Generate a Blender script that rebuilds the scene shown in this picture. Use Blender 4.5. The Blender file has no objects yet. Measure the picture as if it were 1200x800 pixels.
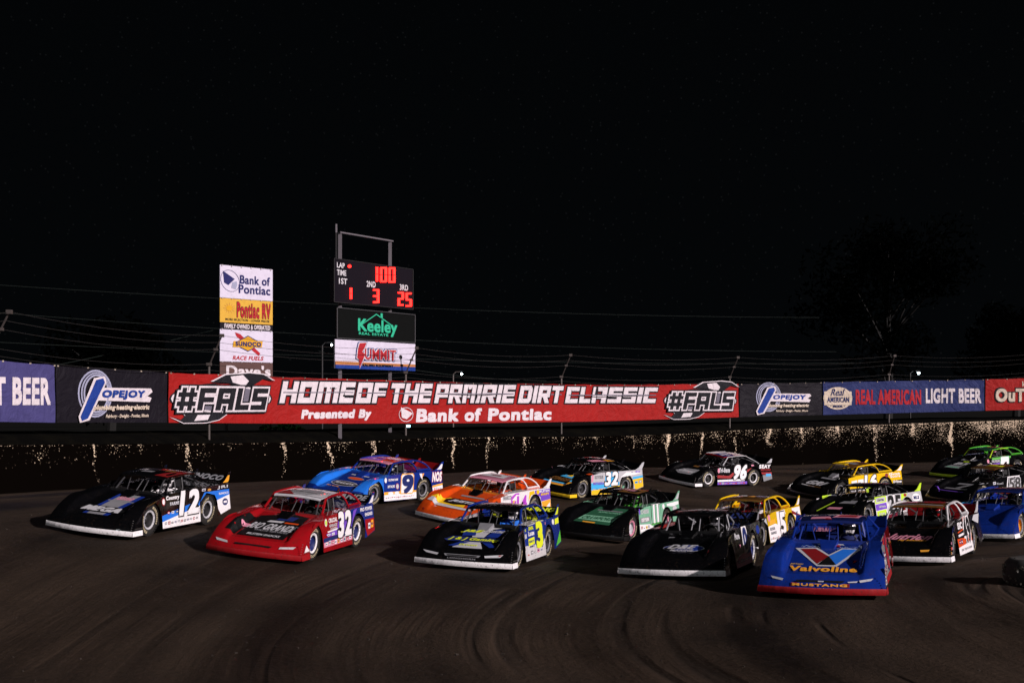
import bpy, bmesh, math, random
from mathutils import Vector, Matrix, noise
random.seed(7)
R = math.radians
S = bpy.context.scene
COL = S.collection

# ------------------------------------------------------------------ camera
FPX, CAMZ, HOR = 1400.0, 3.93, 467.8          # focal length in photo pixels, eye height, horizon row
cam = bpy.data.objects.new('camera', bpy.data.cameras.new('camera'))
COL.objects.link(cam)
cam.location = (0, 0, CAMZ)
cam.rotation_euler = (R(90), 0, 0)
cam.data.sensor_width = 36
cam.data.lens = FPX / 1200 * 36
cam.data.shift_y = (HOR - 400) / 1200
cam.data.clip_end = 5000
S.camera = cam

# ------------------------------------------------------------------ night sky
W = bpy.data.worlds.new("World"); S.world = W; W.use_nodes = True
nt = W.node_tree; N = nt.nodes; L = nt.links
bg = N['Background']
tc = N.new('ShaderNodeTexCoord')
sep = N.new('ShaderNodeSeparateXYZ'); L.new(tc.outputs['Generated'], sep.inputs[0])
rp = N.new('ShaderNodeValToRGB'); L.new(sep.outputs['Z'], rp.inputs[0])
rp.color_ramp.elements[0].position = 0.0; rp.color_ramp.elements[0].color = (.0013, .0017, .0021, 1)
rp.color_ramp.elements[1].position = 0.5; rp.color_ramp.elements[1].color = (.0008, .0011, .0014, 1)
st = N.new('ShaderNodeTexVoronoi'); st.inputs['Scale'].default_value = 170; L.new(tc.outputs['Generated'], st.inputs['Vector'])
mr = N.new('ShaderNodeMapRange'); L.new(st.outputs['Distance'], mr.inputs['Value'])
mr.inputs['From Min'].default_value = .16; mr.inputs['From Max'].default_value = .05
mr.inputs['To Min'].default_value = 0; mr.inputs['To Max'].default_value = .004
ad = N.new('ShaderNodeVectorMath'); ad.operation = 'ADD'
L.new(rp.outputs[0], ad.inputs[0]); L.new(mr.outputs[0], ad.inputs[1]); L.new(ad.outputs[0], bg.inputs['Color'])
bg.inputs['Strength'].default_value = 1.0

# ------------------------------------------------------------------ track floodlighting and an added fill
def sun_to(name, d, strength, angle, color):
    l = bpy.data.lights.new(name, 'SUN'); l.energy = strength; l.angle = R(angle); l.color = color
    o = bpy.data.objects.new(name, l); COL.objects.link(o)
    o.rotation_euler = (-Vector(d)).to_track_quat('-Z', 'Y').to_euler(); o.location = Vector(d) * 50
    return o
sun_to('floodlight_bank', (.76, -.55, .39), 5.0, .8, (1, .885, .885))
sun_to('fill_sun', (-.35, -.70, .62), .28, 3, (.90, .95, 1))  # added weak fill sun, softens the shadows across the hoods
S.view_settings.view_transform = 'Standard'; S.view_settings.look = 'None'
S.view_settings.exposure = 0; S.view_settings.gamma = 1
S.cycles.max_bounces = 5
S.cycles.use_denoising = True

# ------------------------------------------------------------------ materials
MC = {}
def pbsdf(name):
    m = bpy.data.materials.new(name); m.use_nodes = True
    return m, m.node_tree.nodes, m.node_tree.links, m.node_tree.nodes['Principled BSDF']
def mat(name, col, rough=.5, metal=0, coat=0, dirt=.25, dscale=6, bump=0, emit=0):
    if name in MC: return MC[name]
    m, n, l, b = pbsdf(name)
    col = tuple(col) + (1,)
    b.inputs['Roughness'].default_value = rough; b.inputs['Metallic'].default_value = metal
    b.inputs['Coat Weight'].default_value = coat; b.inputs['Coat Roughness'].default_value = .05
    b.inputs['Base Color'].default_value = col
    t = n.new('ShaderNodeTexCoord')
    if dirt > 0:
        z = n.new('ShaderNodeTexNoise'); z.inputs['Scale'].default_value = dscale; z.inputs['Detail'].default_value = 8
        z.inputs['Roughness'].default_value = .7
        l.new(t.outputs['Object'], z.inputs['Vector'])
        mr = n.new('ShaderNodeMapRange'); l.new(z.outputs[0], mr.inputs['Value'])
        mr.inputs['From Min'].default_value = .5; mr.inputs['From Max'].default_value = .78; mr.inputs['To Max'].default_value = dirt
        mx = n.new('ShaderNodeMix'); mx.data_type = 'RGBA'
        l.new(mr.outputs[0], mx.inputs[0]); mx.inputs[6].default_value = col; mx.inputs[7].default_value = (.035, .024, .017, 1)
        l.new(mx.outputs[2], b.inputs['Base Color'])
        if name.startswith(('paint_', 'decal_', 'lip_')):
            sp = n.new('ShaderNodeTexNoise'); sp.inputs['Scale'].default_value = 22; sp.inputs['Detail'].default_value = 5; sp.inputs['Roughness'].default_value = .75; l.new(t.outputs['Object'], sp.inputs['Vector'])
            xyz = n.new('ShaderNodeSeparateXYZ'); l.new(t.outputs['Object'], xyz.inputs[0])
            zz_ = n.new('ShaderNodeMapRange'); l.new(xyz.outputs[2], zz_.inputs['Value']); zz_.inputs['From Min'].default_value = .75; zz_.inputs['From Max'].default_value = .08; zz_.inputs['To Max'].default_value = .085
            ad_ = n.new('ShaderNodeMath'); l.new(sp.outputs[0], ad_.inputs[0]); l.new(zz_.outputs[0], ad_.inputs[1])
            th_ = n.new('ShaderNodeMapRange'); l.new(ad_.outputs[0], th_.inputs['Value']); th_.inputs['From Min'].default_value = .63; th_.inputs['From Max'].default_value = .74; th_.inputs['To Max'].default_value = .8
            mm = n.new('ShaderNodeMix'); mm.data_type = 'RGBA'; l.new(th_.outputs[0], mm.inputs[0]); l.new(mx.outputs[2], mm.inputs[6]); mm.inputs[7].default_value = (.03, .019, .013, 1)
            l.new(mm.outputs[2], b.inputs['Base Color'])
        m2 = n.new('ShaderNodeMapRange'); l.new(z.outputs[0], m2.inputs['Value'])
        m2.inputs['From Min'].default_value = .35; m2.inputs['From Max'].default_value = .75
        m2.inputs['To Min'].default_value = rough; m2.inputs['To Max'].default_value = min(1, rough + .14)
        l.new(m2.outputs[0], b.inputs['Roughness'])
    if bump > 0:
        z = n.new('ShaderNodeTexNoise'); z.inputs['Scale'].default_value = 3.0; z.inputs['Detail'].default_value = 4
        l.new(t.outputs['Object'], z.inputs['Vector'])
        bp = n.new('ShaderNodeBump'); bp.inputs['Strength'].default_value = bump; bp.inputs['Distance'].default_value = .05
        l.new(z.outputs[0], bp.inputs['Height']); l.new(bp.outputs[0], b.inputs['Normal'])
    if emit:
        b.inputs['Emission Color'].default_value = col; b.inputs['Emission Strength'].default_value = emit
    MC[name] = m
    return m
PAL = dict(white=(.80, .78, .80), black=(.0022, .0022, .0028), blue=(.006, .026, .22), red=(.30, .005, .009), navy=(.010, .02, .12),
           yellow=(.80, .50, .01), orange=(.62, .065, .006), purple=(.16, .06, .50), green=(.08, .42, .04), mint=(.21, .48, .32),
           lime=(.50, .75, .03), cyan=(.05, .40, .75), grey=(.22, .22, .24), lightgrey=(.5, .5, .53), brightblue=(.015, .16, .68),
           brown=(.16, .07, .015), darkred=(.20, .006, .008), pink=(.65, .25, .35), fluoro=(.72, .80, .02), magenta=(.45, .06, .55), darkgreen=(.02, .10, .05), amber=(.85,.38,.03))
def paint(c, gloss=True):
    return mat('paint_' + c, PAL[c], .11, 0, .9, .05 if c == 'black' else .30, 4, bump=.45) if gloss else mat('flat_' + c, PAL[c], .55, 0, 0, .25, 5)
def decal(c): return mat('decal_' + c, PAL[c], .40, 0, .1, .05 if c == 'black' else .12, 7, bump=.15)
M_rubber = mat('tyre_rubber', (.011, .010, .0095), .85, dirt=.5, dscale=9)
M_steel = mat('rim_metal', (.45, .43, .42), .35, .8, dirt=.5)
M_dark = mat('dark_metal', (.02, .02, .022), .5, .3, dirt=.5)
M_tube = mat('cage_tube', (.05, .05, .055), .4, .2, dirt=.3)
M_galv = mat('galvanised_post', (.10, .085, .08), .5, .5, dirt=.6)
M_cream = mat('tyre_letter_cream', (.55, .47, .30), .7, dirt=.5, dscale=20)

# ------------------------------------------------------------------ object helpers
def tag(o, label=None, cat=None, group=None, kind=None):
    if label: o['label'] = label
    if cat: o['category'] = cat
    if group: o['group'] = group
    if kind: o['kind'] = kind
    return o
def empty(name, loc=(0, 0, 0), rz=0):
    o = bpy.data.objects.new(name, None); COL.objects.link(o); o.location = loc; o.rotation_euler = (0, 0, rz)
    o.empty_display_size = .2
    return o
class MB:
    def __init__(s): s.v = []; s.f = []; s.uv = None
    def add(s, vs, fs):
        k = len(s.v); s.v += [tuple(v) for v in vs]; s.f += [tuple(i + k for i in f) for f in fs]; return s
    def box(s, c, d, rot=None):
        c = Vector(c); vs = []
        for x in (-.5, .5):
            for y in (-.5, .5):
                for z in (-.5, .5):
                    p = Vector((x * d[0], y * d[1], z * d[2]))
                    if rot is not None: p = rot @ p
                    vs.append(c + p)
        return s.add(vs, [(0, 1, 3, 2), (4, 6, 7, 5), (0, 4, 5, 1), (2, 3, 7, 6), (0, 2, 6, 4), (1, 5, 7, 3)])
    def tube(s, pts, r, n=6, flat=1.0):
        pts = [Vector(p) for p in pts]; rings = []
        rr = r if isinstance(r, (list, tuple)) else [r] * len(pts)
        for i, p in enumerate(pts):
            d = (pts[min(i + 1, len(pts) - 1)] - pts[max(i - 1, 0)]).normalized()
            a = d.cross(Vector((0, 1, 0)))
            if a.length < .1: a = d.cross(Vector((1, 0, 0)))
            a.normalize(); b = d.cross(a).normalized()
            rings.append([p + a * math.cos(t) * rr[i] + b * math.sin(t) * rr[i] * flat for t in [2 * math.pi * k / n for k in range(n)]])
        vs = [v for q in rings for v in q]; fs = []
        for i in range(len(pts) - 1):
            for k in range(n): fs.append((i * n + k, i * n + (k + 1) % n, (i + 1) * n + (k + 1) % n, (i + 1) * n + k))
        fs.append(tuple(range(n - 1, -1, -1))); fs.append(tuple((len(pts) - 1) * n + k for k in range(n)))
        return s.add(vs, fs)
    def lathe(s, prof, n=28, axis='y', c=(0, 0, 0), closed=False):
        vs = []
        for (r, h) in prof:
            for k in range(n):
                t = 2 * math.pi * k / n
                if axis == 'y': vs.append((c[0] + r * math.cos(t), c[1] + h, c[2] + r * math.sin(t)))
                else: vs.append((c[0] + r * math.cos(t), c[1] + r * math.sin(t), c[2] + h))
        fs = []
        m = len(prof)
        for i in range(m if closed else m - 1):
            j = (i + 1) % m
            for k in range(n): fs.append((i * n + k, i * n + (k + 1) % n, j * n + (k + 1) % n, j * n + k))
        return s.add(vs, fs)
    def slab(s, outer, inner):   # two matching loops joined
        n = len(outer)
        return s.add(list(outer) + list(inner), [tuple(range(n)), tuple(range(2 * n - 1, n - 1, -1))] + [(i, (i + 1) % n, n + (i + 1) % n, n + i) for i in range(n)])
    def build(s, name, m, parent=None, smooth=False, fix=True):
        me = bpy.data.meshes.new(name); me.from_pydata(s.v, [], s.f)
        if fix:
            b = bmesh.new(); b.from_mesh(me); bmesh.ops.recalc_face_normals(b, faces=b.faces); b.to_mesh(me); b.free()
        if smooth:
            for p in me.polygons: p.use_smooth = True
        me.materials.append(m)
        return link(name, me, parent)
def link(name, me, parent=None):
    o = bpy.data.objects.new(name, me); COL.objects.link(o)
    if parent is not None: o.parent = parent
    return o
def smooth_by_angle(o, a=35):
    for p in o.data.polygons: p.use_smooth = True
    try:
        b = bmesh.new(); b.from_mesh(o.data)
        for e in b.edges:
            if len(e.link_faces) == 2 and e.calc_face_angle(0) > R(a): e.smooth = False
        b.to_mesh(o.data); b.free()
    except Exception: pass
    return o

# text meshes normalised to the unit square
TC = {}
TS = 1.0
def text_unit(s, bold=1.0):
    k = (s, bold)
    if k in TC: return TC[k]
    cu = bpy.data.curves.new('t', 'FONT'); cu.body = s; cu.offset = .012; cu.space_character = bold; cu.resolution_u = 4; cu.fill_mode = 'FRONT'
    ob = bpy.data.objects.new('t', cu)
    me = bpy.data.meshes.new_from_object(ob)
    vs = [v.co.copy() for v in me.vertices]; fs = [tuple(p.vertices) for p in me.polygons]
    bpy.data.objects.remove(ob); bpy.data.curves.remove(cu); bpy.data.meshes.remove(me)
    x0 = min(v.x for v in vs); x1 = max(v.x for v in vs); y0 = min(v.y for v in vs); y1 = max(v.y for v in vs)
    TC[k] = ([((v.x - x0) / (x1 - x0), (v.y - y0) / (y1 - y0)) for v in vs], fs, (x1 - x0) / (y1 - y0))
    return TC[k]
def text_on(fn, s, u0, u1, v0, v1, bold=.02, shear=0.0, grow=0.0, mb=None):
    """text s stretched over the rectangle u0..u1, v0..v1 of a surface; fn(u, v) gives the 3D point"""
    sp = 1 + bold * 1.9
    vs, fs, asp = text_unit(s, round(sp, 3))
    mb = mb or MB(); du = u1 - u0; dv = v1 - v0
    c = Vector(fn(u0, v0)); nn = (Vector(fn(u0 + du, v0)) - c).cross(Vector(fn(u0, v0 + dv)) - c).normalized()
    g = bold / .72 * abs(dv) * .55; gx = math.copysign(g, du) * min(1.3, abs(du / dv) / asp); gy = math.copysign(g, dv)
    # a heavier stroke is the same outline laid down a few times around itself, each a hair prouder than the last
    if bold < .015: ofs = [(0, 0)]
    elif bold < .05: ofs = [(-1, -.7), (1, -.7), (-1, .7), (1, .7)]
    else:
        ofs = [(-1, -1), (1, -1), (-1, 1), (1, 1), (0, 0)]
        if bold > .08: ofs += [(0, -1), (0, 1), (-1, 0), (1, 0)]
    for k, (ox, oy) in enumerate(ofs):
        out = []
        for (x, y) in vs:
            u = u0 + gx + (du - 2 * gx) * x + gx * ox; v = v0 + gy + (dv - 2 * gy) * y + gy * oy
            p = Vector(fn(u + shear * (y - .5) * abs(dv) * math.copysign(1, du), v)); out.append(p + nn * (k * .0003) * TS)
        mb.add(out, fs)
    return mb

def _r(*a): return [(a[0], a[1]), (a[2], a[1]), (a[2], a[3]), (a[0], a[3])]
GL = {'H': (10, [_r(0, 0, 3, 10), _r(7, 0, 10, 10), _r(3, 3.8, 7, 6.2)]), 'O': (10.4, [_r(0, 0, 3, 10), _r(7.4, 0, 10.4, 10), _r(3, 0, 7.4, 2.4), _r(3, 7.6, 7.4, 10)]),
      'M': (13.6, [_r(0, 0, 3, 10), _r(5.3, 0, 8.3, 10), _r(10.6, 0, 13.6, 10), _r(3, 7.6, 5.3, 10), _r(8.3, 7.6, 10.6, 10)]), 'E': (9, [_r(0, 0, 3, 10), _r(3, 0, 9, 2.3), _r(3, 3.85, 9, 6.15), _r(3, 7.7, 9, 10)]),
      'F': (9, [_r(0, 0, 3, 10), _r(3, 3.6, 8.6, 5.9), _r(3, 7.7, 9, 10)]), 'T': (9.6, [_r(3.3, 0, 6.3, 7.6), _r(0, 7.6, 9.6, 10)]), 'P': (9.6, [_r(0, 0, 3, 10), _r(3, 7.7, 9.6, 10), _r(6.8, 5.4, 9.6, 7.7), _r(3, 3.1, 9.6, 5.4)]),
      'R': (9.8, [_r(0, 0, 3, 10), _r(3, 7.7, 9.6, 10), _r(6.8, 5.6, 9.6, 7.7), _r(3, 3.4, 9.6, 5.6), [(4.2, 3.4), (7.6, 3.4), (9.9, 0), (6.6, 0)]]), 'A': (10, [_r(0, 0, 3, 10), _r(7, 0, 10, 10), _r(3, 7.6, 7, 10), _r(3, 2.9, 7, 5.2)]),
      'I': (3, [_r(0, 0, 3, 10)]), 'D': (10, [_r(0, 0, 3, 10), _r(3, 0, 7, 2.4), _r(3, 7.6, 7, 10), [(7, 0), (8.5, 0), (10, 1.8), (10, 8.2), (8.5, 10), (7, 10)]]), 'C': (9, [_r(0, 0, 3, 10), _r(3, 0, 9, 2.4), _r(3, 7.6, 9, 10)]),
      'L': (8.4, [_r(0, 0, 3, 10), _r(3, 0, 8.4, 2.4)]), 'S': (9.2, [_r(0, 7.7, 9.2, 10), _r(0, 6.15, 3, 7.7), _r(0, 3.85, 9.2, 6.15), _r(6.2, 2.3, 9.2, 3.85), _r(0, 0, 9.2, 2.3)]),
      '#': (10.5, [_r(1.8, 0, 4.2, 10), _r(6.3, 0, 8.7, 10), _r(4.2, 6, 6.3, 8), _r(4.2, 2, 6.3, 4), _r(0, 6, 1.8, 8), _r(8.7, 6, 10.5, 8), _r(0, 2, 1.8, 4), _r(8.7, 2, 10.5, 4)])}
def block_on(fn, s, u0, u1, v0, v1, grow=0.0, shear=.24, gap=1.3):
    tot = sum(GL[c][0] for c in s) + gap * (len(s) - 1); x = 0; mb = MB(); du = (u1 - u0) / tot; dv = (v1 - v0) / 10
    c0 = Vector(fn(u0, v0)); nn = (Vector(fn(u1, v0)) - c0).cross(Vector(fn(u0, v1)) - c0).normalized()
    for li, ch in enumerate(s):
        w_, pcs = GL[ch]
        for k, pc in enumerate(pcs):
            cx = sum(p[0] for p in pc) / len(pc); cy = sum(p[1] for p in pc) / len(pc); out = []
            for (a, b_) in pc:
                U_ = a + math.copysign(grow, a - cx) * dv / du; V_ = b_ + math.copysign(grow, b_ - cy)
                out.append(Vector(fn(u0 + (x + U_) * du + shear * (V_ - 5) * dv, v0 + V_ * dv)) + nn * ((k + (li % 2) * 8) * .0006 if grow else 0))
            mb.add(out, [tuple(range(len(out)))])
        x += w_ + gap
    return mb

# ------------------------------------------------------------------ where things stand
def ray(px, Y): return (px - 600) / FPX * Y
def at(px, py, s):                       # photo column/row and pixels per metre -> point
    Y = FPX / s
    return Vector((ray(px, Y), Y, CAMZ - (py - HOR) / s))
def zrow(py, Y): return CAMZ - (py - HOR) / FPX * Y
class Line:                              # plan polyline (wall, board) met by view columns
    def __init__(s, pts):
        s.p = [Vector(q) for q in pts]; s.t = [0]
        for a, b in zip(s.p, s.p[1:]): s.t.append(s.t[-1] + (b - a).length)
    def hit(s, px):
        k = (px - 600) / FPX
        for i in range(len(s.p) - 1):
            a, b = s.p[i], s.p[i + 1]; d = b - a
            den = d.x - k * d.y
            q = (k * a.y - a.x) / den
            if (q <= 1.0 or i == len(s.p) - 2) and (q >= -1e-6 or (i == 0 and (a.y + d.y * q) > 5 and q > -1.5 and px < 600)): return s.t[i] + q * (s.t[i + 1] - s.t[i])
    def pos(s, t):
        i = 0
        while i < len(s.p) - 2 and t > s.t[i + 1]: i += 1
        d = (s.p[i + 1] - s.p[i]); q = (t - s.t[i]) / d.length
        return s.p[i] + d * q
    def nrm(s, t):
        i = 0
        while i < len(s.p) - 2 and t > s.t[i + 1]: i += 1
        def nn(i):
            i = max(0, min(len(s.p) - 2, i)); d = (s.p[i + 1] - s.p[i]).normalized(); return Vector((d.y, -d.x))
        q = (t - s.t[i]) / (s.t[i + 1] - s.t[i])
        v = nn(i) * 1.0 + (nn(i - 1) * (.5 - q) * 2 if q < .5 else nn(i + 1) * (q - .5) * 2) * .5
        return v.normalized()
def smooth(x): x = max(0, min(1, x)); return x * x * (3 - 2 * x)
def lerp_table(tab, x):
    if x <= tab[0][0]: return tab[0][1]
    for (a, va), (b, vb) in zip(tab, tab[1:]):
        if x <= b: return va + (vb - va) * (x - a) / (b - a)
    return tab[-1][1]

FENCE_S = [(-150, 39), (-70, 36.2), (0, 34.2), (65, 32.2), (196, 28.5), (320, 26.0), (430, 24.2), (560, 22.0), (700, 20.2), (866, 18.7), (965, 18.0), (1100, 17.7), (1200, 17.6), (1320, 17.7)]
FENCE = Line([Vector((ray(px, FPX / s), FPX / s)) for px, s in FENCE_S])
WALL = Line([FENCE.p[i] + FENCE.nrm(FENCE.t[i]) * .55 for i in range(len(FENCE.p))])

# ---- cars: plan position, heading (degrees from straight at the camera) -----
CARS = {'12': (-9.0, 29.1, 15.5), '32r': (-5.06, 27.87, 14.0), '9': (-4.46, 38.4, 31), 'or': (-.85, 36.8, 29), '3': (-.46, 28.1, 16.5),
        '32y': (2.7, 45.4, 42.3), '111': (3.16, 35.6, 29), '96': (8.69, 51.3, 56), 'DE': (4.08, 26.4, 22.5), 'y5': (6.5, 33.67, 29.6),
        'val': (6.30, 23.5, 20), '16': (13.9, 50.0, 58), '25': (11.85, 40.5, 46), '49': (9.88, 28.9, 31), '1': (21.9, 55.8, 60),
        'bk': (19.1, 48.2, 62), 'bl': (14.1, 34.4, 42)}
CZ = {'12': .88, '32r': .46, '9': .75, 'or': .26, '3': .17, '32y': .38, '111': -.05, '96': .34, 'DE': .16, 'y5': -.13, 'val': .33, '16': -.05,
      '25': -.24, '49': .12, '1': .40, 'bk': -.05, 'bl': .08}
def quad(x, y):
    u = (x - 3) / 10; v = (y - 38) / 10
    return -.636 * u + .258 * v + .453 * u * u - .53 * u * v + .341 * v * v
SMP = []
for k, (x, y, a) in CARS.items():
    off = CZ[k] - (quad(x, y) if k not in ('1', 'bk', 'bl') else CZ[k])
    for dx in (-1.2, 0, 1.2):
        for dy in (-1.2, 0, 1.2):
            SMP.append((x + dx, y + dy, (quad(x + dx, y + dy) + off) if k not in ('1', 'bk', 'bl') else CZ[k]))
WBOT = [(-150, 590), (0, 578), (200, 570), (430, 560), (560, 552), (700, 549), (866, 546), (965, 543), (1100, 541), (1320, 537)]
for i in range(len(WALL.p)):
    p = WALL.p[i]; px = FENCE_S[i][0]
    SMP.append((p.x, p.y, zrow(lerp_table(WBOT, px), p.y)))
    q = p - WALL.nrm(WALL.t[i]) * 4; SMP.append((q.x, q.y, zrow(lerp_table(WBOT, px), p.y)))
for (x, y, z) in [(-7, 16, .35), (-14, 22, .8), (0, 16, .15), (7, 16, .15), (12, 20, .15), (18, 26, .1), (25, 35, 0), (32, 48, .1), (-20, 30, 1.0), (0, 20, .2), (-5, 20, .35), (14, 14, .1), (0, 10, .15), (40, 60, .2)]:
    SMP.append((x, y, z))
import numpy as np
_P = np.array([[a, b] for a, b, c in SMP]); _Z = np.array([c for a, b, c in SMP])
_LS = 9.0
def _K(A, B): return np.exp(-((A[:, None, :] - B[None]) ** 2).sum(-1) / (2 * _LS ** 2))
_m = .2
_a = np.linalg.solve(_K(_P, _P) + np.eye(len(_P)) * .02, _Z - _m)
def ground_np(A): return _m + _K(A, _P) @ _a
def gz(x, y): return float(ground_np(np.array([[x, y]]))[0])

# ------------------------------------------------------------------ ground sheet
CEN = Vector((15.5, 19.5))               # the infield point the track bends round
def axis(lo, hi, step, far):
    out = [lo + i * step for i in range(int((hi - lo) / step) + 1)]
    d = step; a = out[0]; left = []
    while a > -far: d *= 1.6; a -= d; left.append(a)
    d = step; b = out[-1]; right = []
    while b < far: d *= 1.6; b += d; right.append(b)
    return left[::-1] + out + right
xs = axis(-24, 44, .28, 3000); ys = axis(9, 86, .28, 3000)
A = np.array([[x, y] for y in ys for x in xs])
z = np.concatenate([ground_np(A[i:i + 20000]) for i in range(0, len(A), 20000)])
def rut(x, y):
    dx = x - CEN.x; dy = y - CEN.y; r = math.hypot(dx, dy); th = math.atan2(-dy, -dx)
    if r > 45: return 0
    w = noise.noise(Vector((x * .07, y * .07, 3))) * 1.2
    h = noise.noise(Vector(((r + w) * .9, th * 1.1, 0))) * .025 + noise.noise(Vector(((r + w) * .5, th * 1.5, 7))) * .05
    near = smooth((14 - r) / 8)
    h += near * noise.noise(Vector(((r + w) * .8, th * .8, 11))) * .12 + noise.noise(Vector((x * 1.1, y * 1.1, 5))) * .012
    return h
vz = [float(z[i]) + (rut(A[i][0], A[i][1]) if abs(A[i][0]) < 60 and 0 < A[i][1] < 100 else 0) for i in range(len(A))]
nx = len(xs)
me = bpy.data.meshes.new('dirt_track')
me.from_pydata([(A[i][0], A[i][1], vz[i]) for i in range(len(A))], [], [(j * nx + i, j * nx + i + 1, (j + 1) * nx + i + 1, (j + 1) * nx + i) for j in range(len(ys) - 1) for i in range(nx - 1)])
for p in me.polygons: p.use_smooth = True
m, n, l, b = pbsdf('dirt')
g = n.new('ShaderNodeNewGeometry')
sb = n.new('ShaderNodeVectorMath'); sb.operation = 'SUBTRACT'; l.new(g.outputs['Position'], sb.inputs[0]); sb.inputs[1].default_value = (CEN.x, CEN.y, 0)
wn = n.new('ShaderNodeTexNoise'); wn.inputs['Scale'].default_value = .09; wn.inputs['Detail'].default_value = 0; l.new(g.outputs['Position'], wn.inputs['Vector'])
wsub = n.new('ShaderNodeVectorMath'); wsub.operation = 'SUBTRACT'; l.new(wn.outputs['Color'], wsub.inputs[0]); wsub.inputs[1].default_value = (.5, .5, .5)
wm = n.new('ShaderNodeVectorMath'); wm.operation = 'SCALE'; l.new(wsub.outputs[0], wm.inputs[0]); wm.inputs['Scale'].default_value = 3.0
wa = n.new('ShaderNodeVectorMath'); wa.operation = 'ADD'; l.new(sb.outputs[0], wa.inputs[0]); l.new(wm.outputs[0], wa.inputs[1])
sx = n.new('ShaderNodeSeparateXYZ'); l.new(wa.outputs[0], sx.inputs[0])
def mth(op, a, b_=None):
    q = n.new('ShaderNodeMath'); q.operation = op
    for i, v in enumerate((a, b_)):
        if v is None: continue
        if isinstance(v, (int, float)): q.inputs[i].default_value = v
        else: l.new(v, q.inputs[i])
    return q.outputs[0]
rr = mth('SQRT', mth('ADD', mth('MULTIPLY', sx.outputs[0], sx.outputs[0]), mth('MULTIPLY', sx.outputs[1], sx.outputs[1])))
th = mth('ARCTAN2', mth('MULTIPLY', sx.outputs[1], -1), mth('MULTIPLY', sx.outputs[0], -1))
cb = n.new('ShaderNodeCombineXYZ'); l.new(mth('MULTIPLY', rr, .55), cb.inputs[0]); l.new(mth('MULTIPLY', th, 1.1), cb.inputs[1])
n1 = n.new('ShaderNodeTexNoise'); n1.inputs['Scale'].default_value = 1.0; n1.inputs['Detail'].default_value = 5; n1.inputs['Roughness'].default_value = .5; l.new(cb.outputs[0], n1.inputs['Vector'])
n2 = n.new('ShaderNodeTexNoise'); n2.inputs['Scale'].default_value = 9; n2.inputs['Detail'].default_value = 8; n2.inputs['Roughness'].default_value = .7; l.new(g.outputs['Position'], n2.inputs['Vector'])
n3 = n.new('ShaderNodeTexNoise'); n3.inputs['Scale'].default_value = .35; n3.inputs['Detail'].default_value = 4; l.new(g.outputs['Position'], n3.inputs['Vector'])
mixv = mth('ADD', mth('MULTIPLY', n1.outputs[0], .50), mth('ADD', mth('MULTIPLY', n2.outputs[0], .20), mth('MULTIPLY', n3.outputs[0], .30)))
cr = n.new('ShaderNodeValToRGB'); l.new(mixv, cr.inputs[0])
cr.color_ramp.elements[0].position = .39; cr.color_ramp.elements[0].color = (.0055, .0034, .0021, 1)
cr.color_ramp.elements[1].position = .63; cr.color_ramp.elements[1].color = (.043, .028, .0185, 1)
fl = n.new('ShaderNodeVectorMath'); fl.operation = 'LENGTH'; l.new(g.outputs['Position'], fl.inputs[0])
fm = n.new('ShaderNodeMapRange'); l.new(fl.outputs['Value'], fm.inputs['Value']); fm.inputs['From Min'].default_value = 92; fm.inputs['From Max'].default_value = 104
gm = n.new('ShaderNodeMix'); gm.data_type = 'RGBA'; l.new(fm.outputs[0], gm.inputs[0]); l.new(cr.outputs[0], gm.inputs[6]); gm.inputs[7].default_value = (.0012, .0014, .001, 1)  # distant ground goes near-black in colour, to read as unlit night
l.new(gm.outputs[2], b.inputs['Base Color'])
rg = n.new('ShaderNodeMapRange'); l.new(n1.outputs[0], rg.inputs['Value']); rg.inputs['From Min'].default_value = .35; rg.inputs['From Max'].default_value = .65
rg.inputs['To Min'].default_value = .62; rg.inputs['To Max'].default_value = .95; l.new(rg.outputs[0], b.inputs['Roughness'])
b.inputs['Specular IOR Level'].default_value = .14
cb4 = n.new('ShaderNodeCombineXYZ'); l.new(mth('MULTIPLY', rr, 2.1), cb4.inputs[0]); l.new(mth('MULTIPLY', th, 2.4), cb4.inputs[1])
n4 = n.new('ShaderNodeTexNoise'); n4.inputs['Scale'].default_value = 1.0; n4.inputs['Detail'].default_value = 3; l.new(cb4.outputs[0], n4.inputs['Vector'])
msk = n.new('ShaderNodeMapRange'); l.new(n3.outputs[0], msk.inputs['Value']); msk.inputs['From Min'].default_value = .42; msk.inputs['From Max'].default_value = .62
rid = mth('ABSOLUTE', mth('SUBTRACT', n4.outputs[0], .5))
cb5 = n.new('ShaderNodeCombineXYZ'); l.new(mth('MULTIPLY', rr, .75), cb5.inputs[0]); l.new(mth('MULTIPLY', th, .45), cb5.inputs[1]); cb5.inputs[2].default_value = 4.4
n5 = n.new('ShaderNodeTexNoise'); n5.inputs['Scale'].default_value = 1.0; n5.inputs['Detail'].default_value = 2.5; n5.inputs['Roughness'].default_value = .55; l.new(cb5.outputs[0], n5.inputs['Vector'])
grv = n.new('ShaderNodeMapRange'); grv.interpolation_type = 'SMOOTHSTEP'; l.new(mth('ABSOLUTE', mth('SUBTRACT', n5.outputs[0], .5)), grv.inputs['Value']); grv.inputs['From Min'].default_value = 0; grv.inputs['From Max'].default_value = .045; grv.inputs['To Min'].default_value = 1; grv.inputs['To Max'].default_value = 0
gmk = n.new('ShaderNodeMapRange'); l.new(n3.outputs[0], gmk.inputs['Value']); gmk.inputs['From Min'].default_value = .40; gmk.inputs['From Max'].default_value = .56
inn = n.new('ShaderNodeMapRange'); l.new(rr, inn.inputs['Value']); inn.inputs['From Min'].default_value = 26; inn.inputs['From Max'].default_value = 11
groove = mth('MULTIPLY', grv.outputs[0], mth('MULTIPLY', gmk.outputs[0], inn.outputs[0]))
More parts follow.
